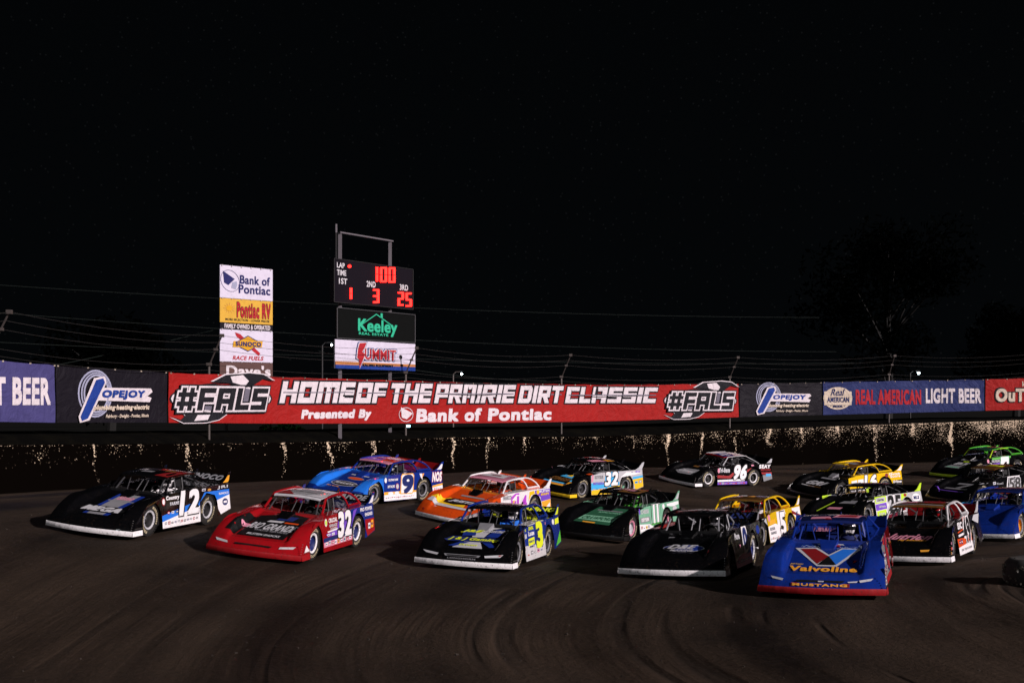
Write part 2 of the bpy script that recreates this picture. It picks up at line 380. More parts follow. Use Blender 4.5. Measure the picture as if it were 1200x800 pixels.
dk = n.new('ShaderNodeMix'); dk.data_type = 'RGBA'; l.new(mth('MULTIPLY', groove, .75), dk.inputs[0]); l.new(gm.outputs[2], dk.inputs[6]); dk.inputs[7].default_value = (.006, .0038, .0025, 1)
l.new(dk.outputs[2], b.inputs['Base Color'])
hh = mth('ADD', mth('MULTIPLY', groove, -.5), mth('MULTIPLY', n1.outputs[0], .9)); hh = mth('ADD', hh, mth('ADD', mth('MULTIPLY', n2.outputs[0], .30), mth('MULTIPLY', mth('MULTIPLY', rid, msk.outputs[0]), -.9)))
bp = n.new('ShaderNodeBump'); bp.inputs['Strength'].default_value = .95; bp.inputs['Distance'].default_value = .13
l.new(hh, bp.inputs['Height']); l.new(bp.outputs[0], b.inputs['Normal'])
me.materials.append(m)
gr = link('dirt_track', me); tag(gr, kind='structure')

# ------------------------------------------------------------------ retaining wall with mud speckle
WTOP = [(-150, 522), (0, 521), (200, 520), (430, 517), (500, 513), (560, 512), (700, 511.5), (800, 508), (860, 504), (940, 501), (1040, 497), (1100, 495), (1200, 492), (1320, 489)]
m, n, l, b = pbsdf('muddy_wall')
uvn = n.new('ShaderNodeUVMap')
sx = n.new('ShaderNodeSeparateXYZ'); l.new(uvn.outputs[0], sx.inputs[0])      # u metres along, v metres below the top
U, V = sx.outputs[0], sx.outputs[1]
def nz(vec_scale, det, rough, sc=1.0):
    mp = n.new('ShaderNodeMapping'); mp.inputs['Scale'].default_value = vec_scale; l.new(uvn.outputs[0], mp.inputs[0])
    q = n.new('ShaderNodeTexNoise'); q.inputs['Scale'].default_value = sc; q.inputs['Detail'].default_value = det; q.inputs['Roughness'].default_value = rough
    l.new(mp.outputs[0], q.inputs['Vector']); return q.outputs[0]
fine = nz((12, 12, 1), 3, .66)
# joints: one every 2.6 m, wobbling with height
wob = mth('MULTIPLY', mth('SUBTRACT', nz((.5, .9, 1), 2, .5), .5), 1.3)
ph = mth('FRACT', mth('DIVIDE', mth('ADD', U, wob), 2.65))
dist = mth('ABSOLUTE', mth('SUBTRACT', ph, .5))
joint = n.new('ShaderNodeMapRange'); l.new(dist, joint.inputs['Value']); joint.inputs['From Min'].default_value = .06; joint.inputs['From Max'].default_value = .02
jstr = n.new('ShaderNodeMapRange'); l.new(nz((.37, .25, 1), 1, .5), jstr.inputs['Value']); jstr.inputs['From Min'].default_value = .38; jstr.inputs['From Max'].default_value = .58
jj = mth('MULTIPLY', joint.outputs[0], jstr.outputs[0])
top = n.new('ShaderNodeMapRange'); l.new(V, top.inputs['Value']); top.inputs['From Min'].default_value = .07; top.inputs['From Max'].default_value = .0
low = n.new('ShaderNodeMapRange'); l.new(V, low.inputs['Value']); low.inputs['From Min'].default_value = .3; low.inputs['From Max'].default_value = 1.9
right = n.new('ShaderNodeMapRange'); l.new(U, right.inputs['Value']); right.inputs['From Min'].default_value = 40; right.inputs['From Max'].default_value = 72
patch = mth('MULTIPLY', mth('SUBTRACT', nz((.8, 1.3, 1), 3, .6), .5), .35)
score = mth('ADD', fine, mth('ADD', mth('MULTIPLY', jj, .19), mth('ADD', mth('MULTIPLY', top.outputs[0], .14), mth('ADD', mth('MULTIPLY', right.outputs[0], .126), mth('SUBTRACT', patch, mth('MULTIPLY', low.outputs[0], .17))))))
wh = n.new('ShaderNodeMapRange'); l.new(score, wh.inputs['Value']); wh.inputs['From Min'].default_value = .662; wh.inputs['From Max'].default_value = .69
mx = n.new('ShaderNodeMix'); mx.data_type = 'RGBA'; l.new(wh.outputs[0], mx.inputs[0]); mx.inputs[6].default_value = (.0020, .0014, .0011, 1); mx.inputs[7].default_value = (.66, .52, .38, 1)
l.new(mx.outputs[2], b.inputs['Base Color']); b.inputs['Roughness'].default_value = 1; b.inputs['Specular IOR Level'].default_value = 0
M_wall = m
cols = []
T0 = WALL.t[0]; T1 = WALL.t[-1]; NS = 260
for i in range(NS + 1):
    t = T0 + (T1 - T0) * i / NS; p = WALL.pos(t); px = 600 + FPX * p.x / p.y
    cols.append((t, p, WALL.nrm(t), zrow(lerp_table(WTOP, px), p.y), gz(p.x, p.y) - .3, px))
me = bpy.data.meshes.new('wall_face'); vs = []; fs = []; uvs = []
for (t, p, nn, zt, zb, px) in cols:
    q = p - nn * .3
    vs += [(p.x + nn.x * .12, p.y + nn.y * .12, zb), (p.x, p.y, zt - .03), (p.x - nn.x * .03, p.y - nn.y * .03, zt), (q.x, q.y, zt), (q.x, q.y, zb)]
    uvs += [(t, zt - zb), (t, .03), (t, .25), (t, .9), (t, 3)]
for i in range(NS):
    for k in range(4): fs.append((i * 5 + k, (i + 1) * 5 + k, (i + 1) * 5 + k + 1, i * 5 + k + 1))
me.from_pydata(vs, [], fs)
ul = me.uv_layers.new(name='UVMap')
for lp in me.loops: ul.data[lp.index].uv = uvs[lp.vertex_index]
me.materials.append(m)
tag(link('retaining_wall', me), 'low mud-spattered concrete wall curving round the outside of the turn below the banners', 'wall')

# dark bank behind the wall
m, n, l, b = pbsdf('dark_bank'); b.inputs['Roughness'].default_value = .95; b.inputs['Specular IOR Level'].default_value = .05
q = n.new('ShaderNodeTexNoise'); q.inputs['Scale'].default_value = 1.3; q.inputs['Detail'].default_value = 6
gg = n.new('ShaderNodeNewGeometry'); l.new(gg.outputs['Position'], q.inputs['Vector'])
c2 = n.new('ShaderNodeValToRGB'); l.new(q.outputs[0], c2.inputs[0]); c2.color_ramp.elements[0].position = .45; c2.color_ramp.elements[0].color = (.0012, .0011, .0009, 1)
c2.color_ramp.elements[1].position = .75; c2.color_ramp.elements[1].color = (.004, .0035, .002, 1); l.new(c2.outputs[0], b.inputs['Base Color'])
M_bank = m
vs = []; fs = []
BT = [(-150, 506), (0, 506), (320, 505), (560, 501), (700, 500), (866, 495), (1100, 490), (1320, 487)]
for i in range(0, NS + 1, 2):
    t, p, nn, zt, zb, px = cols[i]
    zt2 = zrow(lerp_table(BT, px), p.y)
    for (d, zz) in ((.32, zt - .02), (1.0, zt + (zt2 - zt) * .6), (2.0, zt2), (9, zt2 - .2), (20, -.5)):
        w = noise.noise(Vector((t * .5, d, 0))) * .05
        vs.append((p.x - nn.x * d, p.y - nn.y * d, zz + w))
k = len(vs) // 5
for i in range(k - 1):
    for j in range(4): fs.append((i * 5 + j, (i + 1) * 5 + j, (i + 1) * 5 + j + 1, i * 5 + j + 1))
tag(MB().add(vs, fs).build('earth_bank', M_bank, smooth=True), kind='structure')

# ------------------------------------------------------------------ banners on the catch fence
def banner_mat(name, col, bmp=.6):
    if name in MC: return MC[name]
    m, n, l, b = pbsdf(name); b.inputs['Roughness'].default_value = .62
    b.inputs['Specular IOR Level'].default_value = .12
    g = n.new('ShaderNodeNewGeometry')
    q = n.new('ShaderNodeTexNoise'); q.inputs['Scale'].default_value = 1.4; q.inputs['Detail'].default_value = 5; q.inputs['Roughness'].default_value = .6; q.inputs['Distortion'].default_value = 1.5
    l.new(g.outputs['Position'], q.inputs['Vector'])
    bp = n.new('ShaderNodeBump'); bp.inputs['Strength'].default_value = bmp; bp.inputs['Distance'].default_value = .20
    l.new(q.outputs[0], bp.inputs['Height']); l.new(bp.outputs[0], b.inputs['Normal'])
    q2 = n.new('ShaderNodeTexNoise'); q2.inputs['Scale'].default_value = 3; q2.inputs['Detail'].default_value = 8; q2.inputs['Roughness'].default_value = .7
    l.new(g.outputs['Position'], q2.inputs['Vector'])
    mr = n.new('ShaderNodeMapRange'); l.new(q2.outputs[0], mr.inputs['Value']); mr.inputs['From Min'].default_value = .45; mr.inputs['From Max'].default_value = .8; mr.inputs['To Max'].default_value = .35
    mx = n.new('ShaderNodeMix'); mx.data_type = 'RGBA'; l.new(mr.outputs[0], mx.inputs[0]); mx.inputs[6].default_value = tuple(col) + (1,); mx.inputs[7].default_value = tuple(c * .45 for c in col) + (1,)
    l.new(mx.outputs[2], b.inputs['Base Color'])
    MC[name] = m; return m
BW = banner_mat('vinyl_white', (.66, .60, .64)); BK = banner_mat('vinyl_black', (.012, .012, .016)); BR = banner_mat('vinyl_red', (.31, .011, .010))
BG = banner_mat('vinyl_charcoal', (.009, .0075, .012)); BV = banner_mat('vinyl_violet', (.060, .055, .17)); BN = banner_mat('vinyl_navy', (.022, .032, .12))
BB = banner_mat('vinyl_blue', (.015, .045, .25)); BL = banner_mat('vinyl_pale_blue', (.32, .33, .46)); BC = banner_mat('vinyl_cream', (.62, .52, .42)); BGy = banner_mat('vinyl_grey', (.14, .13, .17))
BRt = banner_mat('vinyl_text_red', (.40, .02, .03))
BTOP = [(-150, 414), (0, 422), (65, 427.5), (196, 436), (320, 441), (430, 444.5), (560, 448.5), (700, 450.5), (866, 449.5), (965, 447.5), (1155, 444), (1200, 443), (1320, 441)]
BBOT = [(-150, 493), (0, 494), (65, 495), (196, 495), (320, 496), (430, 496), (560, 495.5), (700, 493.5), (866, 488.5), (965, 486), (1155, 481), (1200, 480), (1320, 478)]
def sag(t, z):
    return noise.noise(Vector((t * .55, z * .6, 2))) * .07 
def fence_pt(px, py, off=0.0, level=None):
    t = FENCE.hit(px); p = FENCE.pos(t); nn = FENCE.nrm(t); z = zrow(py, p.y) if level is None else level
    d = off + sag(t, z)
    return Vector((p.x + nn.x * d, p.y + nn.y * d, z))
def banner(x0, x1, m, label, group='banners along the catch fence'):
    n_ = max(6, int((x1 - x0) / 2.5)); vs = []; k = 7
    t0 = FENCE.hit(x0); t1 = FENCE.hit(x1)
    front = []; back = []
    for i in range(n_ + 1):
        t = t0 + (t1 - t0) * i / n_; p = FENCE.pos(t); nn = FENCE.nrm(t); px = 600 + FPX * p.x / p.y
        zt = zrow(lerp_table(BTOP, px), p.y); zb = zrow(lerp_table(BBOT, px), p.y)
        sc = .03 * abs(math.sin(math.pi * (t - t0) / 2.44))
        for j in range(k):
            z_ = zb + (zt - sc - zb) * j / (k - 1); d = sag(t, z_)
            front.append((p.x + nn.x * d, p.y + nn.y * d, z_)); back.append((p.x + nn.x * (d - .012), p.y + nn.y * (d - .012), z_))
    fs = [(i * k + j, (i + 1) * k + j, (i + 1) * k + j + 1, i * k + j + 1) for i in range(n_) for j in range(k - 1)]
    mb = MB(); mb.add(front, fs); mb.add(back, [f[::-1] for f in fs])
    o = mb.build('banner', m, smooth=True, fix=False)
    tag(o, label, 'banner', group)
    return o
def btext(o, s, x0, x1, y0, y1, m, layer=1, bold=.03, shear=0, grow=0, name='lettering'):
    c = (x0 + x1) / 2; Yc = FENCE.pos(FENCE.hit(c)).y; zt = zrow(y0, Yc); zb = zrow(y1, Yc)
    t0 = FENCE.hit(x0); t1 = FENCE.hit(x1)
    def fn(t, z_):
        p = FENCE.pos(t); nn = FENCE.nrm(t); d = .008 + .014 * layer + sag(t, z_)
        return (p.x + nn.x * d, p.y + nn.y * d, z_)
    return text_on(fn, s, t0, t1, zb, zt, bold, shear, grow).build(name, m, o, fix=False)
def bblock(o, s, x0, x1, y0, y1, m, layer=1, grow=0, shear=.24, gap=1.3):
    c = (x0 + x1) / 2; Yc = FENCE.pos(FENCE.hit(c)).y
    def fn(t, z_):
        p = FENCE.pos(t); nn = FENCE.nrm(t); d = .008 + .014 * layer + sag(t, z_)
        return (p.x + nn.x * d, p.y + nn.y * d, z_)
    return block_on(fn, s, FENCE.hit(x0), FENCE.hit(x1), zrow(y1, Yc), zrow(y0, Yc), grow, shear, gap).build('lettering', m, o, fix=False)
def bpoly(o, pts, m, layer=1, name='emblem'):
    return MB().add([fence_pt(x, y, .008 + .014 * layer) for x, y in pts], [tuple(range(len(pts)))]).build(name, m, o, fix=False)
def ell(cx, cy, rx, ry, n_=28, rot=0):
    return [(cx + rx * math.cos(a) * math.cos(rot) - ry * math.sin(a) * math.sin(rot), cy + rx * math.cos(a) * math.sin(rot) + ry * math.sin(a) * math.cos(rot)) for a in [2 * math.pi * i / n_ for i in range(n_)]]
def bring(o, cx, cy, rx, ry, w, m, layer=1):
    a = ell(cx, cy, rx, ry); c = ell(cx, cy, rx - w, ry - w * 1.25); k = len(a)
    return MB().add([fence_pt(x, y, .008 + .014 * layer) for x, y in a + c], [(i, (i + 1) % k, k + (i + 1) % k, k + i) for i in range(k)]).build('emblem', m, o, fix=False)
def outlined(o, s, x0, x1, y0, y1, mf, mo, g=1.2, layer=1, bold=.03, shear=0, spread=.045):
    # y grows down in photo rows; outline mesh is the same word with a heavier stroke
    btext(o, s, x0 - g, x1 + g, y0 - g, y1 + g, mo, layer, bold + spread, shear)
    btext(o, s, x0, x1, y0, y1, mf, layer + 1, bold, shear)

b0 = banner(-140, 64.5, BV, 'purple-blue beer banner at the far left of the fence, cut off by the edge')
btext(b0, 'LIGHT BEER', -62, 58.5, 441, 475, BW, 1, .05)
def popejoy(o, x, y, k, kx=None):
    kx = kx or k
    P = lambda a, c: (x + a * kx, y + c * k)
    for w0, mm, ly in ((0, BL, 1), (2.3, BG, 2), (3.0, BL, 3), (4.6, BG, 4), (5.2, BL, 5)):
        bring(o, *P(46, 33), (20 - w0) * kx, (28 - w0) * k, 1.9 * k, mm, ly)
    st = lambda g: [P(45 - g, 17 - g), P(53 + g, 15 - g), P(55 + g, 20), P(36 + g, 62 + g), P(29 - g, 65 + g), P(27 - g, 60)]
    bpoly(o, st(2.2), BW, 6); bpoly(o, st(0), BB, 7)
    bpoly(o, [P(50, 26), P(110, 27), P(112, 31), P(106, 36), P(111, 38), P(109, 43), P(46, 41)], BW, 6)
    btext(o, 'OPEJOY', P(52, 0)[0], P(103, 0)[0], P(0, 29)[1], P(0, 40)[1], BB, 7, .06, .2)
    btext(o, 'plumbing·heating·electric', P(43, 0)[0], P(108, 0)[0], P(0, 46)[1], P(0, 53.5)[1], BC, 7, .05, .2)
    btext(o, 'Fairbury - Dwight - Pontiac, Illinois', P(57, 0)[0], P(107, 0)[0], P(0, 57)[1], P(0, 62)[1], BC, 7, .03, .2)
b1 = banner(66, 195.5, BG, 'charcoal plumbing banner with a ringed blue letter, left of the long red banner')
popejoy(b1, 65, 428, 1.0)
b2 = banner(197.5, 865.5, BR, 'long red headline banner with checkered oval logos at both ends')
def fals(o, cx, cy, k, kx):
    Q = lambda pts: [(cx + (a - 315) / 4.615 * kx, cy + (c - 310) / 4.615 * k) for a, c in pts]
    bpoly(o, Q(ell(315, 310, 278, 84)), BK, 1); bpoly(o, Q(ell(315, 310, 270, 76)), BW, 2); bpoly(o, Q(ell(315, 310, 258, 66)), BGy, 3)
    topf = [(262, 222), (335, 182), (470, 172), (545, 180), (604, 218), (545, 203), (485, 240), (440, 250), (380, 232), (320, 222)]
    bpoly(o, Q([(a + (3 if a > 430 else -6), c - 5) for a, c in topf]), BW, 4); bpoly(o, Q(topf), BK, 5)
    bpoly(o, Q([(360, 190), (430, 182), (462, 215), (440, 242), (372, 222)]), BW, 6)
    botf = [(33, 404), (95, 424), (120, 400), (100, 378), (190, 388), (300, 392), (345, 390), (300, 422), (230, 438), (110, 440)]
    bpoly(o, Q([(a, c + 5) for a, c in botf]), BW, 4); bpoly(o, Q(botf), BK, 5)
    bpoly(o, Q([(185, 398), (252, 396), (238, 424), (165, 430)]), BW, 6)
    x0 = cx + (72 - 315) / 4.615 * kx; x1 = cx + (556 - 315) / 4.615 * kx; y0 = cy + (252 - 310) / 4.615 * k; y1 = cy + (372 - 310) / 4.615 * k
    bblock(o, '#FALS', x0, x1, y0, y1, BK, 7, 1.5); bblock(o, '#FALS', x0, x1, y0, y1, BW, 8.5, .85); bblock(o, '#FALS', x0, x1, y0, y1, BK, 10, 0)
fals(b2, 258.3, 467, 1.0, 1.0)
fals(b2, 820.5, 469.3, .76, .72)
for w_, a, c in (('HOME', 330, 413), ('OF', 418.5, 451), ('THE', 458, 504), ('PRAIRIE', 511, 602), ('DIRT', 609.5, 658), ('CLASSIC', 664.5, 768)):
    mid = (a + c) / 2; y0 = 446.5 + (mid - 328) * .0185; y1 = 471.8
    bblock(b2, w_, a - .8, c + .8, y0, y1, BK, 1, .9, .24, 1.3); bblock(b2, w_, a - .8, c + .8, y0, y1, BW, 2, .10, .24, 1.3)
    t0 = FENCE.hit(a + 1); t1 = FENCE.hit(c - 1)
    bpoly(b2, [(a + 1, (y0 + y1) / 2 - .5), (c, (y0 + y1) / 2 - .5), (c, (y0 + y1) / 2 + .6), (a + 1, (y0 + y1) / 2 + .6)], BGy, 3, 'stripe')
btext(b2, 'Presented By', 353, 434.5, 479.5, 493, BW, 1, .06, .2)
btext(b2, 'Bank of Pontiac', 488, 646, 478, 493.2, BW, 1, .06, .12)
bpoly(b2, [(470, 477), (484, 484), (477, 491), (471, 489)], BW, 1); bring(b2, 476, 485.5, 8.5, 8.5, .6, BW, 1)
b3 = banner(867, 963, BG, 'charcoal plumbing banner with a ringed blue letter, right of the long red banner')
popejoy(b3, 866.5, 444.5, .62, .74)
b4 = banner(964.5, 1153.5, BN, 'navy beer banner with a pale badge and red and white capitals')
bpoly(b4, ell(981.5, 466.5, 17, 13.2), BC, 1); bpoly(b4, [(965.5, 458.5), (997.5, 458.5), (997.5, 474.5), (965.5, 474.5)], BC, 2)
btext(b4, 'Real', 974, 988.5, 455.5, 463.5, BN, 3, 0, .3); btext(b4, 'AMERICAN', 969, 994.5, 465, 471.3, BN, 3, .04); btext(b4, '· BEER ·', 973, 990, 473.3, 477.3, BN, 3, .04)
btext(b4, 'REAL AMERICAN', 1002.5, 1079.5, 456.3, 474, BRt, 1, .05); btext(b4, 'LIGHT BEER', 1085, 1150, 454.8, 472.4, BW, 1, .05)
b5 = banner(1155, 1310, BR, 'red race-series banner at the far right of the fence with cream outlined lettering')
outlined(b5, 'OuTLaWS', 1166.5, 1248, 455, 470.5, BC, BK, 1.4, 1, .06, .0, .06)
btext(b5, 'World of', 1197, 1226, 446.5, 453, BC, 1, .02, .3)
# eyelets along the top hem
for o, (a, c) in ((b0, (-140, 64)), (b1, (68, 194)), (b2, (200, 863)), (b3, (869, 962)), (b4, (966, 1152)), (b5, (1157, 1300))):
    mb = MB(); t0 = FENCE.hit(a); t1 = FENCE.hit(c); k = int((t1 - t0) / 1.22)
    for i in range(k + 1):
        t = t0 + (t1 - t0) * i / max(1, k); p = FENCE.pos(t); px = 600 + FPX * p.x / p.y
        mb.box(fence_pt(px, lerp_table(BTOP, px) + .8, .02), (.05, .03, .05))
    mb.build('eyelets', BC, o)

# catch fence: posts with angled arms and cables
POSTS = [-118, -6, 248, 478, 660, 857, 1043, 1215]
ft = empty('catch_fence', fence_pt(600, 500)); ft.location.z = gz(0, 64)
tag(ft, 'cable catch fence with angled post tops carrying the banners above the wall', 'fence')
inv = Matrix.Translation(-ft.location)
def fbuild(mb, name, m):
    mb.v = [tuple(inv @ Vector(v)) for v in mb.v]; return mb.build(name, m, ft)
tips = []
for px in POSTS:
    t = FENCE.hit(px); p = FENCE.pos(t); nn = FENCE.nrm(t); py = lerp_table(BTOP, px)
    q = Vector((p.x - nn.x * .16, p.y - nn.y * .16, 0))
    zt = zrow(py, p.y); tp = q + Vector((0, 0, zt + .42)); n3_ = Vector((nn.x, nn.y, 0))
    mid = tp + n3_ * .42 + Vector((0, 0, .62)); tip = tp + n3_ * .80 + Vector((0, 0, 1.2))
    mb = MB(); mb.tube([q + Vector((0, 0, gz(q.x, q.y))), tp], .055, 8); mb.tube([tp - Vector((0, 0, .06)), mid, tip], .035, 6)
    mb.box(tp, (.2, .2, .12)); mb.box(mid, (.16, .16, .10)); mb.box(tip, (.17, .17, .14))
    fbuild(mb, 'fence_post', M_galv)
    tips.append([tip, (mid + tip) / 2, mid, tp - Vector((0, 0, .0)), tp - Vector((0, 0, .25))])
M_wire = mat('cable', (.02, .018, .017), .6, 0, dirt=0)
for j in range(5):
    mb = MB()
    for a, c in zip(tips, tips[1:]):
        pts = []
        ta = FENCE.hit(600 + FPX * a[j].x / a[j].y); tb = FENCE.hit(600 + FPX * c[j].x / c[j].y)
        for i in range(9):
            f_ = i / 8; pp = a[j].lerp(c[j], f_)
            pts.append(pp - Vector((0, 0, .22 * 4 * f_ * (1 - f_))))
        mb.tube(pts, .008, 4)
    fbuild(mb, 'cable', M_wire)

# ------------------------------------------------------------------ boards behind the fence
def board_line(pxl, sl, pxr, sr): return Line([Vector((ray(pxl, FPX / sl), FPX / sl)), Vector((ray(pxr, FPX / sr), FPX / sr))])
class Board:
    def __init__(s, ln, root): s.l = ln; s.root = root; s.o = root.location.copy(); s.n = ln.nrm(.01)
    def pt(s, px, py, off): # level rows are given at the left edge
        t = s.l.hit(px); p = s.l.pos(t); return Vector((p.x + s.n.x * off, p.y + s.n.y * off, zrow(py, s.l.p[0].y))) - s.o
    def lev(s, px, py):     # photo row at column px -> row at the left edge
        Yp = s.l.pos(s.l.hit(px)).y; return HOR + (py - HOR) * Yp / s.l.p[0].y
    def panel(s, name, x0, x1, y0, y1, m, off=0, thick=.06):
        a = [s.pt(x0, y0, off), s.pt(x1, y0, off), s.pt(x1, y1, off), s.pt(x0, y1, off)]; d = Vector((s.n.x, s.n.y, 0)) * thick
        return MB().slab(a, [q - d for q in a]).build(name, m, s.root)
    def poly(s, par, pts, m, layer=1, name='emblem'):
        return MB().add([s.pt(x, s.lev(x, y), .004 + .006 * layer) for x, y in pts], [tuple(range(len(pts)))]).build(name, m, par, fix=False)
    def text(s, par, st_, x0, x1, y0, y1, m, layer=1, bold=.03, shear=0, name='lettering'):
        c = (x0 + x1) / 2; ya = s.lev(c, y0); yb = s.lev(c, y1); Y = s.l.p[0].y
        t0, t1 = s.l.hit(x0), s.l.hit(x1); off = .004 + .006 * layer
        def fn(t, z_):
            p = s.l.pos(t); return Vector((p.x + s.n.x * off, p.y + s.n.y * off, z_)) - s.o
        return text_on(fn, st_, t0, t1, zrow(yb, Y), zrow(ya, Y), bold, shear).build(name, m, par, fix=False)
VY = banner_mat('vinyl_yellow', (.62, .36, .05), .15); VBr = banner_mat('vinyl_brown', (.10, .055, .05), .15); VInk = banner_mat('vinyl_ink', (.02, .022, .11), .15)
VWs = banner_mat('vinyl_sign_white', (.60, .56, .68), .15); VO = banner_mat('vinyl_orange', (.45, .18, .06), .15); VGold = banner_mat('vinyl_gold', (.62, .32, .02), .15)
ln = board_line(257.8, 25, 319.5, 24.05); p0 = ln.pos(ln.t[-1] / 2)
pyl = empty('sign_pylon', (p0.x, p0.y, gz(p0.x, p0.y)))
tag(pyl, 'tall narrow stack of white, yellow and maroon sponsor boards on two posts behind the fence', 'sign', 'sponsor sign towers')
B = Board(ln, pyl)
L0 = lambda px, py: B.lev(px, py)
mb = MB()
for px in (266.5, 317):
    t = ln.hit(px); p = ln.pos(t); q = Vector((p.x - B.n.x * .14, p.y - B.n.y * .14, 0)) - Vector((pyl.location.x, pyl.location.y, 0))
    MB().tube([(q.x, q.y, 0), (q.x, q.y, zrow(312, ln.p[0].y) - pyl.location.z)], .09, 8).build('post', M_galv, pyl)
pa = B.panel('bank_panel', 257.8, 319.5, 310, 348.4, VWs)
B.text(pa, 'Bank of', 281, 316.3, 323.5, 334, VInk, 1, .035); B.text(pa, 'Pontiac', 279.5, 316.6, 334.6, 345, VInk, 1, .035)
B.poly(pa, [(261, 317), (275, 327), (267.5, 334), (262.5, 331)], VInk, 1)
e1 = ell(269.5, 329, 10.5, 13.5, rot=-.5); e2 = ell(269.5, 329, 10.0, 13.0, rot=-.5); k = len(e1)
MB().add([B.pt(x, B.lev(x, y), .010) for x, y in e1 + e2], [(i, (i + 1) % k, k + (i + 1) % k, k + i) for i in range(k)]).build('emblem', VInk, pa, fix=False)
B.poly(pa, [(272, 331), (277, 329.5), (278, 334), (276, 339), (271, 337)], BL, 2)
pb = B.panel('dealer_panel', 257.8, 319.5, 348.9, 377.2, VY)
B.text(pb, 'Pontiac RV', 277.5, 316.8, 355, 373, BRt, 2, .04); B.text(pb, 'Pontiac RV', 277.1, 317.2, 354.6, 373.4, BK, 1, .07)
B.text(pb, 'MORE SELECTION - LOWER PRICES', 264, 315.5, 374, 376.6, BK, 1, .03)
B.poly(pb, ell(268.5, 361, 3.6, 3.2), VGold, 1)
for a in range(12):
    t_ = a / 12 * 6.283; B.poly(pb, [(268.5 + 4 * math.cos(t_), 361 + 3.6 * math.sin(t_)), (268.5 + 7.5 * math.cos(t_ + .06), 361 + 6.6 * math.sin(t_ + .06)), (268.5 + 4 * math.cos(t_ + .16), 361 + 3.6 * math.sin(t_ + .16))], VO, 1, 'sun_ray')
pc = B.panel('strip_panel', 257.8, 319.5, 377.7, 384.9, BG)
B.text(pc, 'FAMILY OWNED & OPERATED', 263, 316.5, 380.2, 385.6, BW, 1, .04)
pd = B.panel('fuel_panel', 257.8, 319.5, 385.4, 423.2, VWs)
B.poly(pd, [(275, 389), (281.5, 391.5), (305, 414), (303, 417), (296, 411), (277, 394)], BRt, 1)
B.poly(pd, [(272, 402.5), (290.5, 393), (307, 402.5), (290.5, 412)], VInk, 2); B.poly(pd, [(274, 402.5), (290.5, 394.2), (305, 402.5), (290.5, 410.8)], VGold, 3)
B.poly(pd, [(273.5, 399.5), (307.5, 399.8), (306.5, 406.8), (272.5, 406.5)], VGold, 4)
B.text(pd, 'SUNOCO', 275.5, 305.5, 400.4, 405.8, VInk, 5, .07); B.text(pd, 'RACE FUELS', 273, 308.5, 417, 422, BRt, 1, .04, .25)
pe = B.panel('maroon_panel', 257.8, 319.5, 423.7, 460, VBr)
B.text(pe, "Dave's", 265, 317, 428, 441, BW, 1, .04)
mb = MB()
for yy in (310.5, 348.6, 385.2, 423.4):
    for i in range(6): mb.box(B.pt(260 + i * 11.4, yy, .03), (.05, .05, .05))
mb.build('board_bolts', BW, pyl)

ln = board_line(391, 25, 484, 23.02); p0 = ln.pos(ln.t[-1] / 2)
sc_ = empty('scoreboard_tower', (p0.x, p0.y, gz(p0.x, p0.y)))
tag(sc_, 'black lap scoreboard with glowing red digits above a green-lettered and a white sponsor panel', 'scoreboard', 'sponsor sign towers')
B = Board(ln, sc_)
M_face = mat('scoreboard_face', (.006, .004, .008), .8, dirt=.05)
M_face.node_tree.nodes['Principled BSDF'].inputs['Specular IOR Level'].default_value = .12; M_led = mat('led_red', (1, .010, .007), emit=9, dirt=0); M_lab = mat('label_white', (.6, .58, .62), .5, dirt=.1)
for px, top_ in ((404, 270), (462.5, 270)):
    t = ln.hit(px); p = ln.pos(t); q = Vector((p.x - B.n.x * .3, p.y - B.n.y * .3, 0)) - Vector((sc_.location.x, sc_.location.y, 0))
    MB().box((q.x, q.y, (zrow(top_, ln.p[0].y) - sc_.location.z) / 2), (.15, .15, zrow(top_, ln.p[0].y) - sc_.location.z)).build('post', mat('post_pale', (.17, .155, .175), .5, .3, dirt=.3), sc_)
M_pp = MC['post_pale']
a = B.pt(402, 270, -.2); c = B.pt(464, 270, -.2)
MB().tube([a, c], .045, 6).build('top_bar', M_pp, sc_)
a = B.pt(397.6, 261, -.2); MB().tube([a, B.pt(397.6, 271, -.2)], .05, 6).build('antenna', M_pp, sc_)
MB().tube([B.pt(397.6, 271, -.2), B.pt(397.6, 306, -.2)], .05, 6).build('antenna_mast', M_dark, sc_)
pn = B.panel('lap_panel', 391, 484, 302.3, 354, M_face, 0, .25)
mb = MB()
for (x0, y0, x1, y1) in ((391, 302.3, 484, 303.0), (391, 353.3, 484, 354), (391, 302.3, 391.7, 354), (483.2, 302.3, 484, 354)):
    mb.slab([B.pt(x0, y0, .03), B.pt(x1, y0, .03), B.pt(x1, y1, .03), B.pt(x0, y1, .03)], [B.pt(x0, y0, .002), B.pt(x1, y0, .002), B.pt(x1, y1, .002), B.pt(x0, y1, .002)])
mb.build('frame', M_dark, pn)
SEG = {'0': 'abcdef', '1': 'bc', '2': 'abged', '3': 'abgcd', '5': 'afgcd'}
